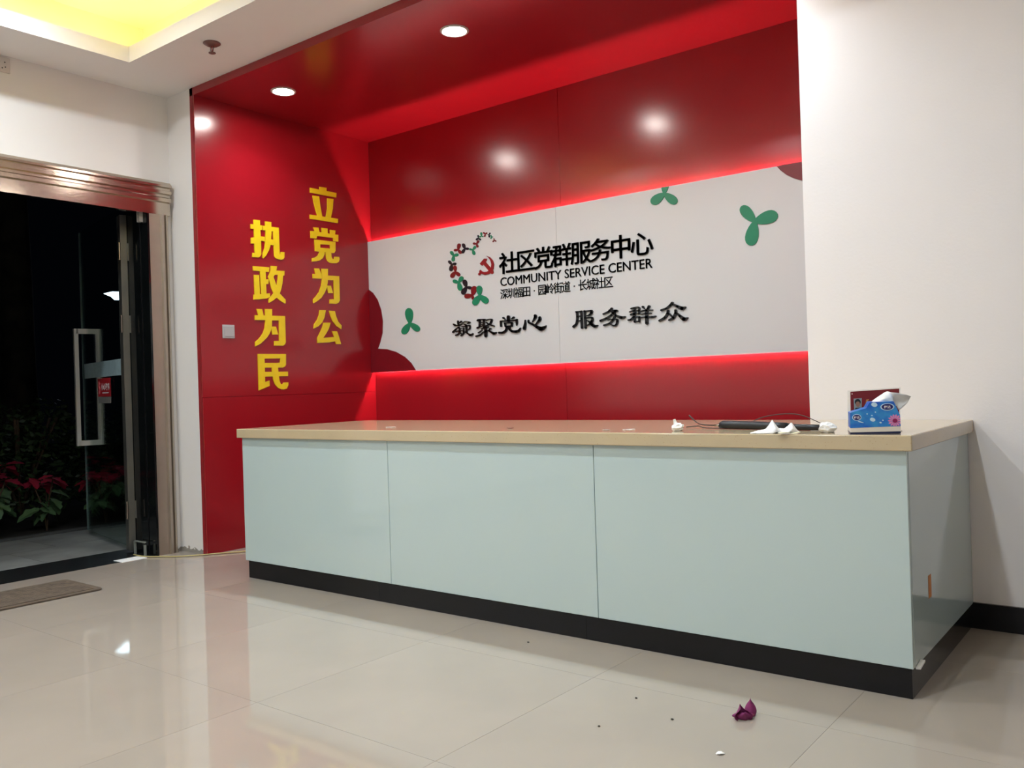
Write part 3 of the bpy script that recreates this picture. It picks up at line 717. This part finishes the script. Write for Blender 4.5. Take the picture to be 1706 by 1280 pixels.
# ================================================================== THINGS ON THE COUNTER
def crumple(name, c, r, sz, seed, label, m=PAPER, sub=3, flatten=.75, group=None):
    bm = bmesh.new(); bmesh.ops.create_icosphere(bm, subdivisions=sub, radius=1)
    rs = random.Random(seed); off = Vector((rs.random()*50, rs.random()*50, rs.random()*50))
    for v in bm.verts:
        d = v.co.normalized()
        k = 1+.42*noise.noise(d*1.9+off)+.28*abs(noise.noise(d*4.2+off))-.10
        p_ = d*k; p_.z *= flatten
        v.co = Vector((p_.x*r*sz[0], p_.y*r*sz[1], p_.z*r*sz[2]))
    zm = min(v.co.z for v in bm.verts)
    for v in bm.verts: v.co = v.co+Vector((c[0], c[1], c[2]-zm*.8)); v.co.z = max(v.co.z, c[2])
    o = fin(bm, name, m); return tag(o, label, 'tissue', group)
p = at(1125, 719, 'z', HC)
o = crumple('crumpled_tissue', (p.x, p.y+.02, HC), .021, (1.1, 1, 1), 3, 'crumpled white tissue ball with a pointed twist, alone on the counter', group='tissues on the counter')
# pointed twist on the ball
me = o.data; bm = bmesh.new(); bm.from_mesh(me)
bm_tube(bm, [(p.x-.006, p.y+.02, HC+.022), (p.x-.010, p.y+.02, HC+.034), (p.x-.012, p.y+.018, HC+.043)], [.010, .006, .0045], 7); bm.to_mesh(me); bm.free()
p = at(1373, 722, 'z', HC)
crumple('crumpled_tissue', (p.x+.002, p.y+.025, HC), .026, (1.1, .9, .95), 11, 'crumpled white tissue at the end of the black wand', group='tissues on the counter')
# spread tissue with two standing peaks
p = at(1285, 722, 'z', HC); ax = Vector((.79, -.61, 0)) * -1; 
rt = Vector((RT.x, RT.y, 0)).normalized(); fwd = Vector((FW.x, FW.y, 0)).normalized()
def sheet(name, c, wid, dep, hfun, m, label, cat='tissue', group=None, n=26, mm=10, seed=1, thick=.0012):
    bm = bmesh.new(); rows = []
    off = Vector((seed*7.3, seed*3.1, 0))
    for j in range(mm+1):
        row = []
        for i in range(n+1):
            u, v = i/n, j/mm
            e_ = 1+.25*noise.noise(Vector((u*5, v*4, seed)))
            a_ = (u-.5)*wid*(1-.35*(2*v-1)**2*(.6+.4*noise.noise(Vector((v*3, seed, 0))))); d_ = (v-.5)*dep*(1-.5*abs(2*u-1)**2)*e_
            h = hfun(u, v)+.002*abs(noise.noise(Vector((u*14, v*9, seed))))
            pt = Vector(c)+rt*a_+fwd*d_; pt.z = c[2]+max(h, 0)+.0003
            row.append(bm.verts.new(pt))
        rows.append(row)
    for j in range(mm):
        for i in range(n): bm.faces.new((rows[j][i], rows[j][i+1], rows[j+1][i+1], rows[j+1][i]))
    r = bmesh.ops.extrude_face_region(bm, geom=bm.faces[:])
    for v in [g_ for g_ in r['geom'] if isinstance(g_, bmesh.types.BMVert)]: v.co.z += thick
    return tag(fin(bm, name, m, None), label, cat, group)
peak = lambda u, v, u0, w_, h: h*max(0, 1-abs(u-u0)/w_)*max(0, 1-abs(v-.45)/.5)
sheet('spread_tissue', (p.x, p.y+.03, HC), .165, .09, lambda u, v: peak(u, v, .45, .12, .030)+peak(u, v, .84, .13, .026)+.013*max(0, math.sin(u*3.1))*max(0, math.sin(v*3.1)), PAPER, 'loosely spread white tissue with two standing peaks before the wand', group='tissues on the counter', n=40, mm=16, seed=2)
p = at(1312, 724, 'z', HC)
sheet('tissue_scrap', (p.x, p.y+.016, HC), .075, .03, lambda u, v: .003+.002*math.sin(u*7), mat('cream_tissue', (236, 230, 196), .85), 'flat cream tissue scrap at the counter edge', group='tissues on the counter', seed=5)
# black wand
p0 = at(1206, 712, 'z', HC+.016); p1 = at(1364, 720, 'z', HC+.013)
base0 = at(1206, 718, 'z', HC); 
A = Vector((3.415, -1.47, HC)); Bv = Vector((3.862, -1.560, HC))
wd = (Bv-A).normalized(); wn = Vector((-wd.y, wd.x, 0))
wand = empty('black_wand', ((A+Bv)/2)[:], 'long black wand with silver tip and thin dark cable lying on the counter', 'tool')
BLKP = mat('black_plastic', (34, 35, 38), .35, var=.1, scale=20)
def prism_along(name, stations, m):
    bm = bmesh.new(); rings = []
    for s, hw, h in stations:
        c = A+wd*s; n = 14
        rings.append([bm.verts.new(c+wn*(hw*math.cos(t))+Vector((0, 0, .0005+h/2+h/2*math.sin(t)))) for t in [2*math.pi*k/n for k in range(n)]])
    for P_, Q_ in zip(rings, rings[1:]):
        for k in range(14): bm.faces.new((P_[k], P_[(k+1) % 14], Q_[(k+1) % 14], Q_[k]))
    bm.faces.new(rings[0]); bm.faces.new(rings[-1])
    return fin(bm, name, m, wand, True)
Lw = (Bv-A).length
prism_along('grip', [(0, .006, .014), (.006, .014, .026), (.02, .016, .030), (.12, .016, .030), (.22, .015, .028), (Lw*.62, .013, .026)], BLKP)
prism_along('shaft', [(Lw*.62, .011, .024), (Lw*.7, .010, .022), (Lw, .009, .020)], mat('black_shaft', (22, 24, 27), .3))
bm = bmesh.new(); bm_cyl(bm, A-wd*.022+Vector((0, 0, .013)), A+wd*.004+Vector((0, 0, .013)), .0035, .0045, n=10); fin(bm, 'silver_tip', STEEL, wand, True)
CAB = mat('dark_brown_cable', (58, 42, 38), .5)
def cable_px(pts):
    return spline([at(px, py, 'z', z) for px, py, z in pts], 6)
wp = A-wd*.02+Vector((0, 0, .013))
bm = bmesh.new()
c0 = [wp, wp-wd*.05+wn*.01+Vector((0, 0, .0)), wp-wd*.10+wn*.03+Vector((0, 0, .004)), wp-wd*.14+wn*.05+Vector((0, 0, .02)), wp-wd*.165+wn*.06+Vector((0, 0, .033))]
bm_tube(bm, spline(c0, 6), [.0022]*18+[.003]*7, 7); fin(bm, 'cable', CAB, wand, True)
bm = bmesh.new()
c1 = [A+wd*.03-wn*.022+Vector((0, 0, .004)), A-wd*.02-wn*.03+Vector((0, 0, .004)), A-wd*.07-wn*.006+Vector((0, 0, .004)), A-wd*.11+wn*.02+Vector((0, 0, .008)), A-wd*.155+wn*.0+Vector((0, 0, .004))]
bm_tube(bm, spline(c1, 6), .0019, 7); fin(bm, 'cable', CAB, wand, True)
bm = bmesh.new()
c2 = [A+wd*.14+Vector((0, 0, .028)), A+wd*.18+wn*.02+Vector((0, 0, .045)), A+wd*.25+wn*.04+Vector((0, 0, .055)), A+wd*.31+wn*.05+Vector((0, 0, .05)), A+wd*.38+wn*.05+Vector((0, 0, .024)), A+wd*.42+wn*.05+Vector((0, 0, .004))]
bm_tube(bm, spline(c2, 6), .0016, 7); fin(bm, 'cable', CAB, wand, True)
# scraps on the counter
for px, py, wv, m, lab in ((1048, 716.5, .05, PAPER, 'thin white paper scrap lying flat left of the crumpled tissue ball'), (1010, 717, .03, mat('pale_grey_paper', (180, 172, 166), .8), 'small pale grey scrap on the middle of the counter'), (651, 712.5, .05, PAPER, 'thin white paper scrap on the left half of the counter'), (850, 714.5, .03, mat('dark_scrap', (60, 40, 34), .8), 'small dark curled scrap on the countertop')):
    p = at(px, py, 'z', HC)
    sheet('counter_scrap', (p.x, p.y, HC), wv, .03, lambda u, v: .001+(.006*abs(u-.5) if 'dark' in lab else 0), m, lab, 'scrap', 'scraps on the counter', n=10, mm=6, seed=int(px), thick=.0006)

# tissue box (front outline traced, real depth)
bl = at(1416.5, 724, 'z', HC); br = at(1501, 723, 'z', HC)
bd = Vector((br.x-bl.x, br.y-bl.y, 0)); bwid = bd.length; bd.normalize(); bn = Vector((-bd.y, bd.x, 0))   # bn points away from the camera
if bn.dot(FW) < 0: bn = -bn
k_ = bwid/84.5
def T(px, py, n=0.0):
    """point on the tissue box front face from photo pixels"""
    return bl+bd*((px-1416.5)*k_)+bn*n+Vector((0, 0, (723.6-py)*k_))
tb = empty('tissue_box', (bl+bd*bwid/2+bn*.05)[:], 'blue tissue box with pink daisy and a tissue pulled out, on the counter corner', 'tissue box')
def bluebox():
    m = mat('printed_blue_card', (40, 118, 196), .35, var=0)
    nt = m.node_tree; b = nt.nodes['Principled BSDF']
    tc = nt.nodes.new('ShaderNodeTexCoord'); n = nt.nodes.new('ShaderNodeTexNoise'); n.inputs['Scale'].default_value = 24; n.inputs['Detail'].default_value = 2
    r = nt.nodes.new('ShaderNodeValToRGB'); r.color_ramp.elements[0].color = s2l((22, 84, 190))+(1,); r.color_ramp.elements[1].color = s2l((58, 150, 208))+(1,)
    r.color_ramp.elements[0].position = .35; r.color_ramp.elements[1].position = .68
    nt.links.new(tc.outputs['Object'], n.inputs['Vector']); nt.links.new(n.outputs['Fac'], r.inputs[0]); nt.links.new(r.outputs[0], b.inputs['Base Color'])
    return m
def tprism(name, pix, m, n0, n1, parent=tb, bevel=0):
    bm = bmesh.new(); bm_poly(bm, [T(x, y, n0) for x, y in pix], bn*(n1-n0)); return fin(bm, name, m, parent, bevel=bevel)
CARD = bluebox()
body = tprism('carton', [(1417, 712), (1501, 710), (1500.5, 690), (1498, 684), (1491, 665.5), (1451, 666), (1445, 676.5), (1417.5, 684.5)], CARD, 0, .105)
tprism('white_band', [(1417, 720), (1501, 719), (1501, 710), (1417, 712)], mat('cream_card', (226, 218, 206), .5), .0005, .105)
tprism('navy_band', [(1417, 724), (1501, 723), (1501, 719), (1417, 720)], mat('navy_card', (22, 34, 72), .4), 0, .1055)
def disc(cx_, cy_, rx, ry, m, n0, name, parent, ang=0):
    pix = [(cx_+rx*math.cos(t)*math.cos(ang)-ry*math.sin(t)*math.sin(ang), cy_+rx*math.cos(t)*math.sin(ang)+ry*math.sin(t)*math.cos(ang)) for t in [2*math.pi*i/20 for i in range(20)]]
    return tprism(name, pix, m, n0-.0004, n0, parent)
PALE = mat('pale_blue_print', (196, 222, 238), .4); NAVYP = mat('navy_print', (30, 26, 100), .4); PINK = mat('pink_print', (226, 130, 176), .4); MAG = mat('magenta_print', (150, 30, 84), .4)
for cx_, cy_, rx, ry in ((1480, 675, 11.5, 6.6), (1428.5, 693, 7.8, 6)):
    disc(cx_, cy_, rx, ry, PALE, -.0001, 'logo_rim', body); lg = disc(cx_, cy_, rx*.84, ry*.82, NAVYP, -.0006, 'logo_oval', body)
    for k, ch in enumerate('维达'):
        g = glyph_mesh(ch, .02); sz = ry*.85
        extrude_flat(g, lambda x, y, k=k: T(cx_+(k-1+x)*sz, cy_+sz*.42-y*sz, -.0013), bn*.0003, 'logo_character', WHITEINK, body)
for cx_, cy_, rx, ry in ((1458.5, 670.5, 5.2, 4), (1455, 697.5, 4.6, 3.4), (1446, 687, 1.2, 1), (1454, 690, 1.4, 1), (1460, 684, 1.2, 1), (1472, 699, 1.3, 1.2), (1468, 703, 2, 1.5), (1435, 701.5, 5, .9)):
    disc(cx_, cy_, rx, ry, PALE, -.0002, 'water_drop', body, .3)
bm = bmesh.new()
for k in range(14):
    t = 2*math.pi*k/14
    for_ = [(1491.8+math.cos(t+d)*r_, 700+math.sin(t+d)*r_) for r_, d in ((3, -.18), (9.5, -.17), (12, 0), (9.5, .17), (3, .18))]
    for_ = [(min(x, 1500.8), min(y, 709.5)) for x, y in for_]
    if len({(round(x, 2), round(y, 2)) for x, y in for_}) == 5: bm_poly(bm, [T(x, y, -.0004-.0001*(k % 2)) for x, y in for_], bn*.0004)
fin(bm, 'daisy', PINK, body)
disc(1491.8, 700, 4, 3.8, MAG, -.0008, 'daisy_centre', body)
# pulled tissue
bm = bmesh.new(); top = spline([Vector((1455, 667, 0)), Vector((1468, 657.5, 0)), Vector((1482, 648.5, 0)), Vector((1490, 649.5, 0)), Vector((1508, 652.5, 0)), Vector((1524, 658, 0))], 5)
bot = spline([Vector((1456, 668, 0)), Vector((1470, 668, 0)), Vector((1486, 669, 0)), Vector((1498, 675, 0)), Vector((1503, 682, 0)), Vector((1516, 671, 0))], 5)
rows = []
for j in range(9):
    v = j/8; row = []
    for i, (a_, b2) in enumerate(zip(top, bot)):
        q2 = a_+(b2-a_)*v; u = i/(len(top)-1)
        row.append(bm.verts.new(T(q2.x, q2.y, .05+.012*math.sin(u*7+v*3)*(1-v)+.008*abs(math.sin(u*11))*(1-v)+.02*(u-.5)*v+.004*noise.noise(Vector((u*9, v*7, 0))))))
    rows.append(row)
for A_, B_ in zip(rows, rows[1:]):
    for i in range(len(A_)-1): bm.faces.new((A_[i], A_[i+1], B_[i+1], B_[i]))
r = bmesh.ops.extrude_face_region(bm, geom=bm.faces[:])
for v in [g_ for g_ in r['geom'] if isinstance(g_, bmesh.types.BMVert)]: v.co += bn*.0012
fin(bm, 'pulled_tissue', PAPER, tb, True)

# acrylic sign stand with a red card behind the box
c0 = bl+bn*.165
dist_scale = (c0-CAM).dot(FW)/(bl-CAM).dot(FW)
def K(px, py, n=0.0):
    q2 = at(px, py, 'y', 0); d = (q2-CAM); t = (c0-CAM).dot(bn)/d.dot(bn)
    return CAM+d*t+bn*n
st = empty('acrylic_card_stand', K(1455, 716)[:], 'clear acrylic stand with a dark red card and small portrait behind the tissue box', 'card stand')
ZS = HC
def kprism(name, pix, m, n0, n1, parent=st, zmin=ZS):
    bm = bmesh.new(); pts = [K(x, y, n0) for x, y in pix]
    for p_ in pts: p_.z = max(p_.z, zmin)
    bm_poly(bm, pts, bn*(n1-n0)); return fin(bm, name, m, parent)
kprism('acrylic_sheet', [(1412, 651), (1500, 645.5), (1500, 730), (1412.5, 730)], ACRYL, -.002, .001, zmin=ZS+.002)
bm = bmesh.new(); pts = [K(1412.5, 700, -.04), K(1500, 700, -.04), K(1500, 700, .05), K(1412.5, 700, .05)]
bm_poly(bm, [Vector((p_.x, p_.y, ZS)) for p_ in pts], (0, 0, .003)); fin(bm, 'foot', ACRYL, st)
rcard = kprism('red_card', [(1416.5, 652.8), (1498, 647.5), (1498, 712), (1417.5, 712)], mat('dark_red_card', (122, 26, 32), .45, var=.05), -.0032, -.0022, zmin=ZS+.01)
kprism('portrait_print', [(1422, 664.5), (1435.5, 663.5), (1435.5, 683), (1423, 683)], mat('grey_portrait_ground', (142, 152, 156), .5), -.0036, -.0032, rcard)
def kdisc(cx_, cy_, rx, ry, m, n0, name):
    kprism(name, [(cx_+rx*math.cos(t), cy_+ry*math.sin(t)) for t in [2*math.pi*i/16 for i in range(16)]], m, n0-.0003, n0, rcard)
kdisc(1428.8, 670, 5, 5.2, mat('black_hair_print', (18, 26, 26), .5), -.0037, 'portrait_hair')
kdisc(1429, 673.5, 3.7, 4.6, mat('skin_print', (150, 112, 96), .5), -.0042, 'portrait_face')
kprism('portrait_shoulders', [(1423.5, 683), (1425.5, 679.5), (1432.5, 679.5), (1435, 683)], mat('dark_clothes_print', (50, 46, 48), .5), -.0046, -.0042, rcard)
kdisc(1419.5, 656.5, .9, .9, WHITEINK, -.0036, 'screw_cover')
kprism('gold_mark', [(1443, 666), (1448, 665), (1446, 668.5), (1449, 672), (1445, 670), (1442, 672)], mat('gold_print', (196, 130, 70), .5), -.0036, -.0032, rcard)

# ================================================================== THINGS ON THE FLOOR
p = at(1200, 1257, 'z', 0)
sheet('paper_scrap', (p.x, p.y, 0), .024, .016, lambda u, v: .003*math.sin(u*3), PAPER, 'tiny white scrap on the floor below the purple petal', 'scrap', None, n=8, mm=5, seed=9, thick=.0015)
# purple flower petals
p = at(1241, 1201, 'z', 0)
PUR = mat('purple_petal', (128, 36, 92), .6, var=.15, scale=60)
fl = empty('fallen_flower', p[:], 'fallen purple flower bract curled on the beige floor', 'flower')
def curl(name, c, w_, h_, ang, lean, bend):
    bm = bmesh.new(); rows = []; d1 = Vector((math.cos(ang), math.sin(ang), 0)); d2 = Vector((-math.sin(ang), math.cos(ang), 0))
    for j in range(7):
        v = j/6; row = []
        for i in range(9):
            u = i/8-.5; ww = w_*(math.sin(math.pi*min(1, .25+v*.7)))
            pt = Vector(c)+d1*(u*ww)+d2*(bend*(u*u*4)*w_*.35+lean*v*h_)+Vector((0, 0, .001+v*h_*(1-.25*abs(u)*2)+.002*noise.noise(Vector((u*8, v*6, ang)))))
            row.append(bm.verts.new(pt))
        rows.append(row)
    for A_, B_ in zip(rows, rows[1:]):
        for i in range(8): bm.faces.new((A_[i], A_[i+1], B_[i+1], B_[i]))
    r = bmesh.ops.extrude_face_region(bm, geom=bm.faces[:])
    for v in [g_ for g_ in r['geom'] if isinstance(g_, bmesh.types.BMVert)]: v.co += d2*.001
    return fin(bm, name, PUR, fl, True)
ra = math.atan2(rt.y, rt.x)
curl('bract', p, .064, .026, ra, -.3, 1); curl('bract', p-rt*.006+fwd*.016, .056, .040, ra+.15, .15, -1); curl('bract', p+rt*.022+fwd*.02, .034, .052, ra-.3, .3, 1)
for px, py in ((810, 1035), (880, 1071), (1060, 1164), (998, 1211), (1120, 1200)):
    p = at(px, py, 'z', 0)
    crumple('dirt_crumb', (p.x, p.y, 0), .005, (1, 1, .7), int(px), 'tiny dark crumb of dirt on the floor before the counter', mat('dark_crumb', (60, 54, 48), .9), 1)
    bpy.context.scene.objects[-1]['category'] = 'dirt'; bpy.context.scene.objects[-1]['group'] = 'dirt crumbs on the floor'

# ================================================================== OUTSIDE, AT NIGHT
ground = struct(box('ground', (-16, -14, -.08), (XD-.001, 10, -.012), mat('dark_soil', (40, 36, 30), .9, var=.3)), 'dark ground outside the door')
pav = struct(box('pavement', (-1.80, -9, -.0121), (-.68, 6, -.004), mat('paving_joint', (70, 70, 68), .9)), 'grey paving outside the door')
bm = bmesh.new(); bm_box(bm, (-.275, -.398, -.006), (.275, .398, .0)); bmesh.ops.recalc_face_normals(bm, faces=bm.faces[:])
sm = bpy.data.meshes.new('paving_slab'); bm.to_mesh(sm); bm.free(); sm.materials.append(OUTGROUND)
for i in range(2):
    for j in range(12):
        o = bpy.data.objects.new('paving_slab', sm); COL.objects.link(o); o.location = (-.96-.555*i, -6.5+.8*j+.3*i, .0); o.parent = pav
struct(box('trim_2', (-.68, YO0-.1, -.012), (XD+.02, YO1+.0, .0008), BLKSTONE), 'black granite threshold under the glass door')
kerb = struct(box('kerb', (-1.86, -9, -.03), (-1.80, 6, .015), mat('kerb_stone', (70, 70, 68), .8, var=.2)), 'low kerb of the planting bed')
# leaves
def leaf_mesh(name, L, W, m, droop=.25, lobes=False):
    bm = bmesh.new(); rows = []
    N = 6
    for i in range(N+1):
        u = i/N; w_ = W*math.sin(math.pi*min(.98, u*.93+.05))**.8*(1+(.22*math.sin(u*16) if lobes else 0))
        z = -droop*L*u*u
        rows.append([bm.verts.new((u*L, -w_/2, z+.10*w_)), bm.verts.new((u*L, 0, z)), bm.verts.new((u*L, w_/2, z+.10*w_))])
    for A_, B_ in zip(rows, rows[1:]):
        for k in range(2): bm.faces.new((A_[k], A_[k+1], B_[k+1], B_[k]))
    bmesh.ops.recalc_face_normals(bm, faces=bm.faces[:])
    me = bpy.data.meshes.new(name); bm.to_mesh(me); bm.free(); me.materials.append(m); return me
REDLEAF = mat('red_poinsettia_bract', (164, 36, 64), .6, var=.25, scale=8); GRLEAF = mat('green_leaf', (96, 128, 86), .5, var=.25, scale=8)
DKLEAF = mat('dark_hedge_leaf', (58, 78, 44), .5, var=.35, scale=5); STEM = mat('brown_stem', (84, 66, 48), .8)
lred = leaf_mesh('bract', .15, .075, REDLEAF, .25, True); lgr = leaf_mesh('leaf', .14, .085, GRLEAF, .35, True)
rng = random.Random(4)
spots = [(-2.06, -2.75), (-2.10, -2.33), (-2.04, -1.90), (-2.12, -1.47), (-2.06, -1.04), (-2.6, -2.1), (-2.6, -1.67), (-2.06, -.6)]
names_ = ['at the left edge of the doorway', 'left of the middle one', 'in the middle of the doorway', 'right of the middle one', 'in front of the open glass leaf', 'in the second row on the left', 'in the second row on the right', 'behind the open glass leaf']
for i, (x, y) in enumerate(spots):
    t = empty('poinsettia', (x, y, -.012), 'red-leaved poinsettia plant outside, '+names_[i], 'plant', 'poinsettias outside the door')
    H = rng.uniform(.34, .46)+(.08 if x < -2.2 else 0)
    heads = []
    for k in range(3):
        a_ = rng.uniform(0, 6.28); hx_, hy_ = .10*math.cos(a_), .12*math.sin(a_); hz = H*rng.uniform(.8, 1)
        bm = bmesh.new(); bm_tube(bm, spline([(0, 0, 0), (hx_*.3, hy_*.3, hz*.5), (hx_, hy_, hz)], 3), .006, 6)
        me = bpy.data.meshes.new('stem'); bm.to_mesh(me); bm.free(); me.materials.append(STEM)
        o = bpy.data.objects.new('stem', me); COL.objects.link(o); o.parent = t
        heads.append((hx_, hy_, hz))
    for hx_, hy_, hz in heads:
        for q2 in range(6):
            o = bpy.data.objects.new('bract', lred); COL.objects.link(o); o.parent = t
            o.location = (hx_, hy_, hz+rng.uniform(-.02, .02)); o.rotation_euler = (rng.uniform(-.3, .3), rng.uniform(-.35, .5), q2*1.05+rng.uniform(-.3, .3)); o.scale = [rng.uniform(.7, 1.1)]*3
        for q2 in range(4):
            o = bpy.data.objects.new('leaf', lgr); COL.objects.link(o); o.parent = t
            f = rng.uniform(.35, .75); o.location = (hx_*f, hy_*f, hz*f); o.rotation_euler = (rng.uniform(-.4, .4), rng.uniform(.0, .6), q2*1.57+rng.uniform(-.5, .5)); o.scale = [rng.uniform(.8, 1.2)]*3
def shrub(x, y, rx, ry, h, n, label, seed):
    r_ = random.Random(seed); t = empty('hedge_shrub', (x, y, -.012), label, 'shrub', 'hedge shrubs outside the door')
    bm = bmesh.new()
    for k in range(5):
        a_ = r_.uniform(0, 6.28); bm_tube(bm, spline([(x, y, -.01), (x+rx*.3*math.cos(a_), y+ry*.3*math.sin(a_), h*.4), (x+rx*.7*math.cos(a_), y+ry*.7*math.sin(a_), h*.85)], 3), .012, 6)
    fin(bm, 'branches', STEM, t)
    vs2, fs2 = [], []
    for k in range(n):
        th, ph = r_.uniform(0, 6.28), r_.uniform(0, 1); rr = r_.uniform(.55, 1)**.5
        c = Vector((x+rx*rr*math.cos(th)*math.sqrt(1-ph*ph*.6), y+ry*rr*math.sin(th)*math.sqrt(1-ph*ph*.6), .05+h*ph*r_.uniform(.75, 1)))
        d = Vector((r_.gauss(0, 1), r_.gauss(0, 1), r_.gauss(0, .6))).normalized(); s2 = d.orthogonal().normalized()
        s2.rotate(Matrix.Rotation(r_.uniform(0, 6.28), 3, d)); L = r_.uniform(.05, .09); b0 = len(vs2)
        vs2 += [c-d*L/2, c+s2*L*.22, c+d*L/2, c-s2*L*.22]; fs2.append((b0, b0+1, b0+2, b0+3))
    me = bpy.data.meshes.new('foliage'); me.from_pydata([v-Vector((x, y, -.012)) for v in vs2], [], fs2); me.materials.append(DKLEAF)
    o = bpy.data.objects.new('foliage', me); COL.objects.link(o); o.parent = t; o['kind'] = 'stuff'
shrub(-3.35, -2.45, .42, .60, .92, 2600, 'dark leafy shrub outside at the left of the doorway', 1)
shrub(-3.35, -1.15, .42, .62, .98, 2600, 'dark leafy shrub outside in the middle of the doorway', 2)
shrub(-3.4, .15, .42, .62, .90, 2600, 'dark leafy shrub outside behind the open glass leaf', 3)
p = at(30, 700, 'x', -4.6); tx, ty = p.x, p.y
tr = empty('tree', (tx, ty, -.012), 'dark tree trunk standing outside behind the hedge', 'tree')
BARK = mat('dark_bark', (70, 62, 54), .9, var=.35, scale=6, bump=.6, bscale=14)
bm = bmesh.new(); n = 20; rings = []
for j in range(14):
    z = -.01+4.6*j/13; r0 = .19*(1.35-.5*min(1, z/1.2)) if z < 1.2 else .165-.012*(z-1.2)
    rings.append([bm.verts.new((tx+.04*math.sin(z)+r0*math.cos(2*math.pi*k/n)*(1+.08*noise.noise(Vector((k*.9, z*1.2, 0)))), ty+r0*math.sin(2*math.pi*k/n), z)) for k in range(n)])
for A_, B_ in zip(rings, rings[1:]):
    for k in range(n): bm.faces.new((A_[k], A_[(k+1) % n], B_[(k+1) % n], B_[k]))
bm.faces.new(rings[-1]); fin(bm, 'trunk', BARK, tr, True)
r_ = random.Random(8); vs2, fs2 = [], []
for k in range(2500):
    c = Vector((r_.gauss(0, .9), r_.gauss(0, .9), 4.9+r_.gauss(0, .6))); d = Vector((r_.gauss(0, 1), r_.gauss(0, 1), r_.gauss(0, 1))).normalized(); s2 = d.orthogonal().normalized(); b0 = len(vs2)
    vs2 += [c-d*.07, c+s2*.03, c+d*.07, c-s2*.03]; fs2.append((b0, b0+1, b0+2, b0+3))
me = bpy.data.meshes.new('crown'); me.from_pydata(vs2, [], fs2); me.materials.append(DKLEAF)
o = bpy.data.objects.new('crown', me); COL.objects.link(o); o.parent = tr; o['kind'] = 'stuff'
# street lamp seen through the glass leaf
p = at(180, 488, 'x', -6.46)
sl = empty('street_lamp', (p.x-.05, p.y+.26, -.012), 'distant white street lamp glowing through the glass door', 'street lamp')
bm = bmesh.new(); bm_cyl(bm, (p.x-.05, p.y+.26, -.01), (p.x-.05, p.y+.26, p.z-.04), .04, .035, 10); fin(bm, 'pole', ALU, sl)
bm = bmesh.new(); bm_poly(bm, [Vector((p.x, p.y, p.z)), Vector((p.x, p.y+.06, p.z+.02)), Vector((p.x, p.y+.40, p.z+.035)), Vector((p.x, p.y+.40, p.z-.07)), Vector((p.x, p.y+.145, p.z-.075)), Vector((p.x, p.y+.10, p.z-.035)), Vector((p.x, p.y+.05, p.z-.018))], (-.12, 0, 0))
fin(bm, 'lamp_head', mat('street_lamp_glow', (230, 238, 255), .4, var=0, emis=(225, 236, 255), es=9), sl)
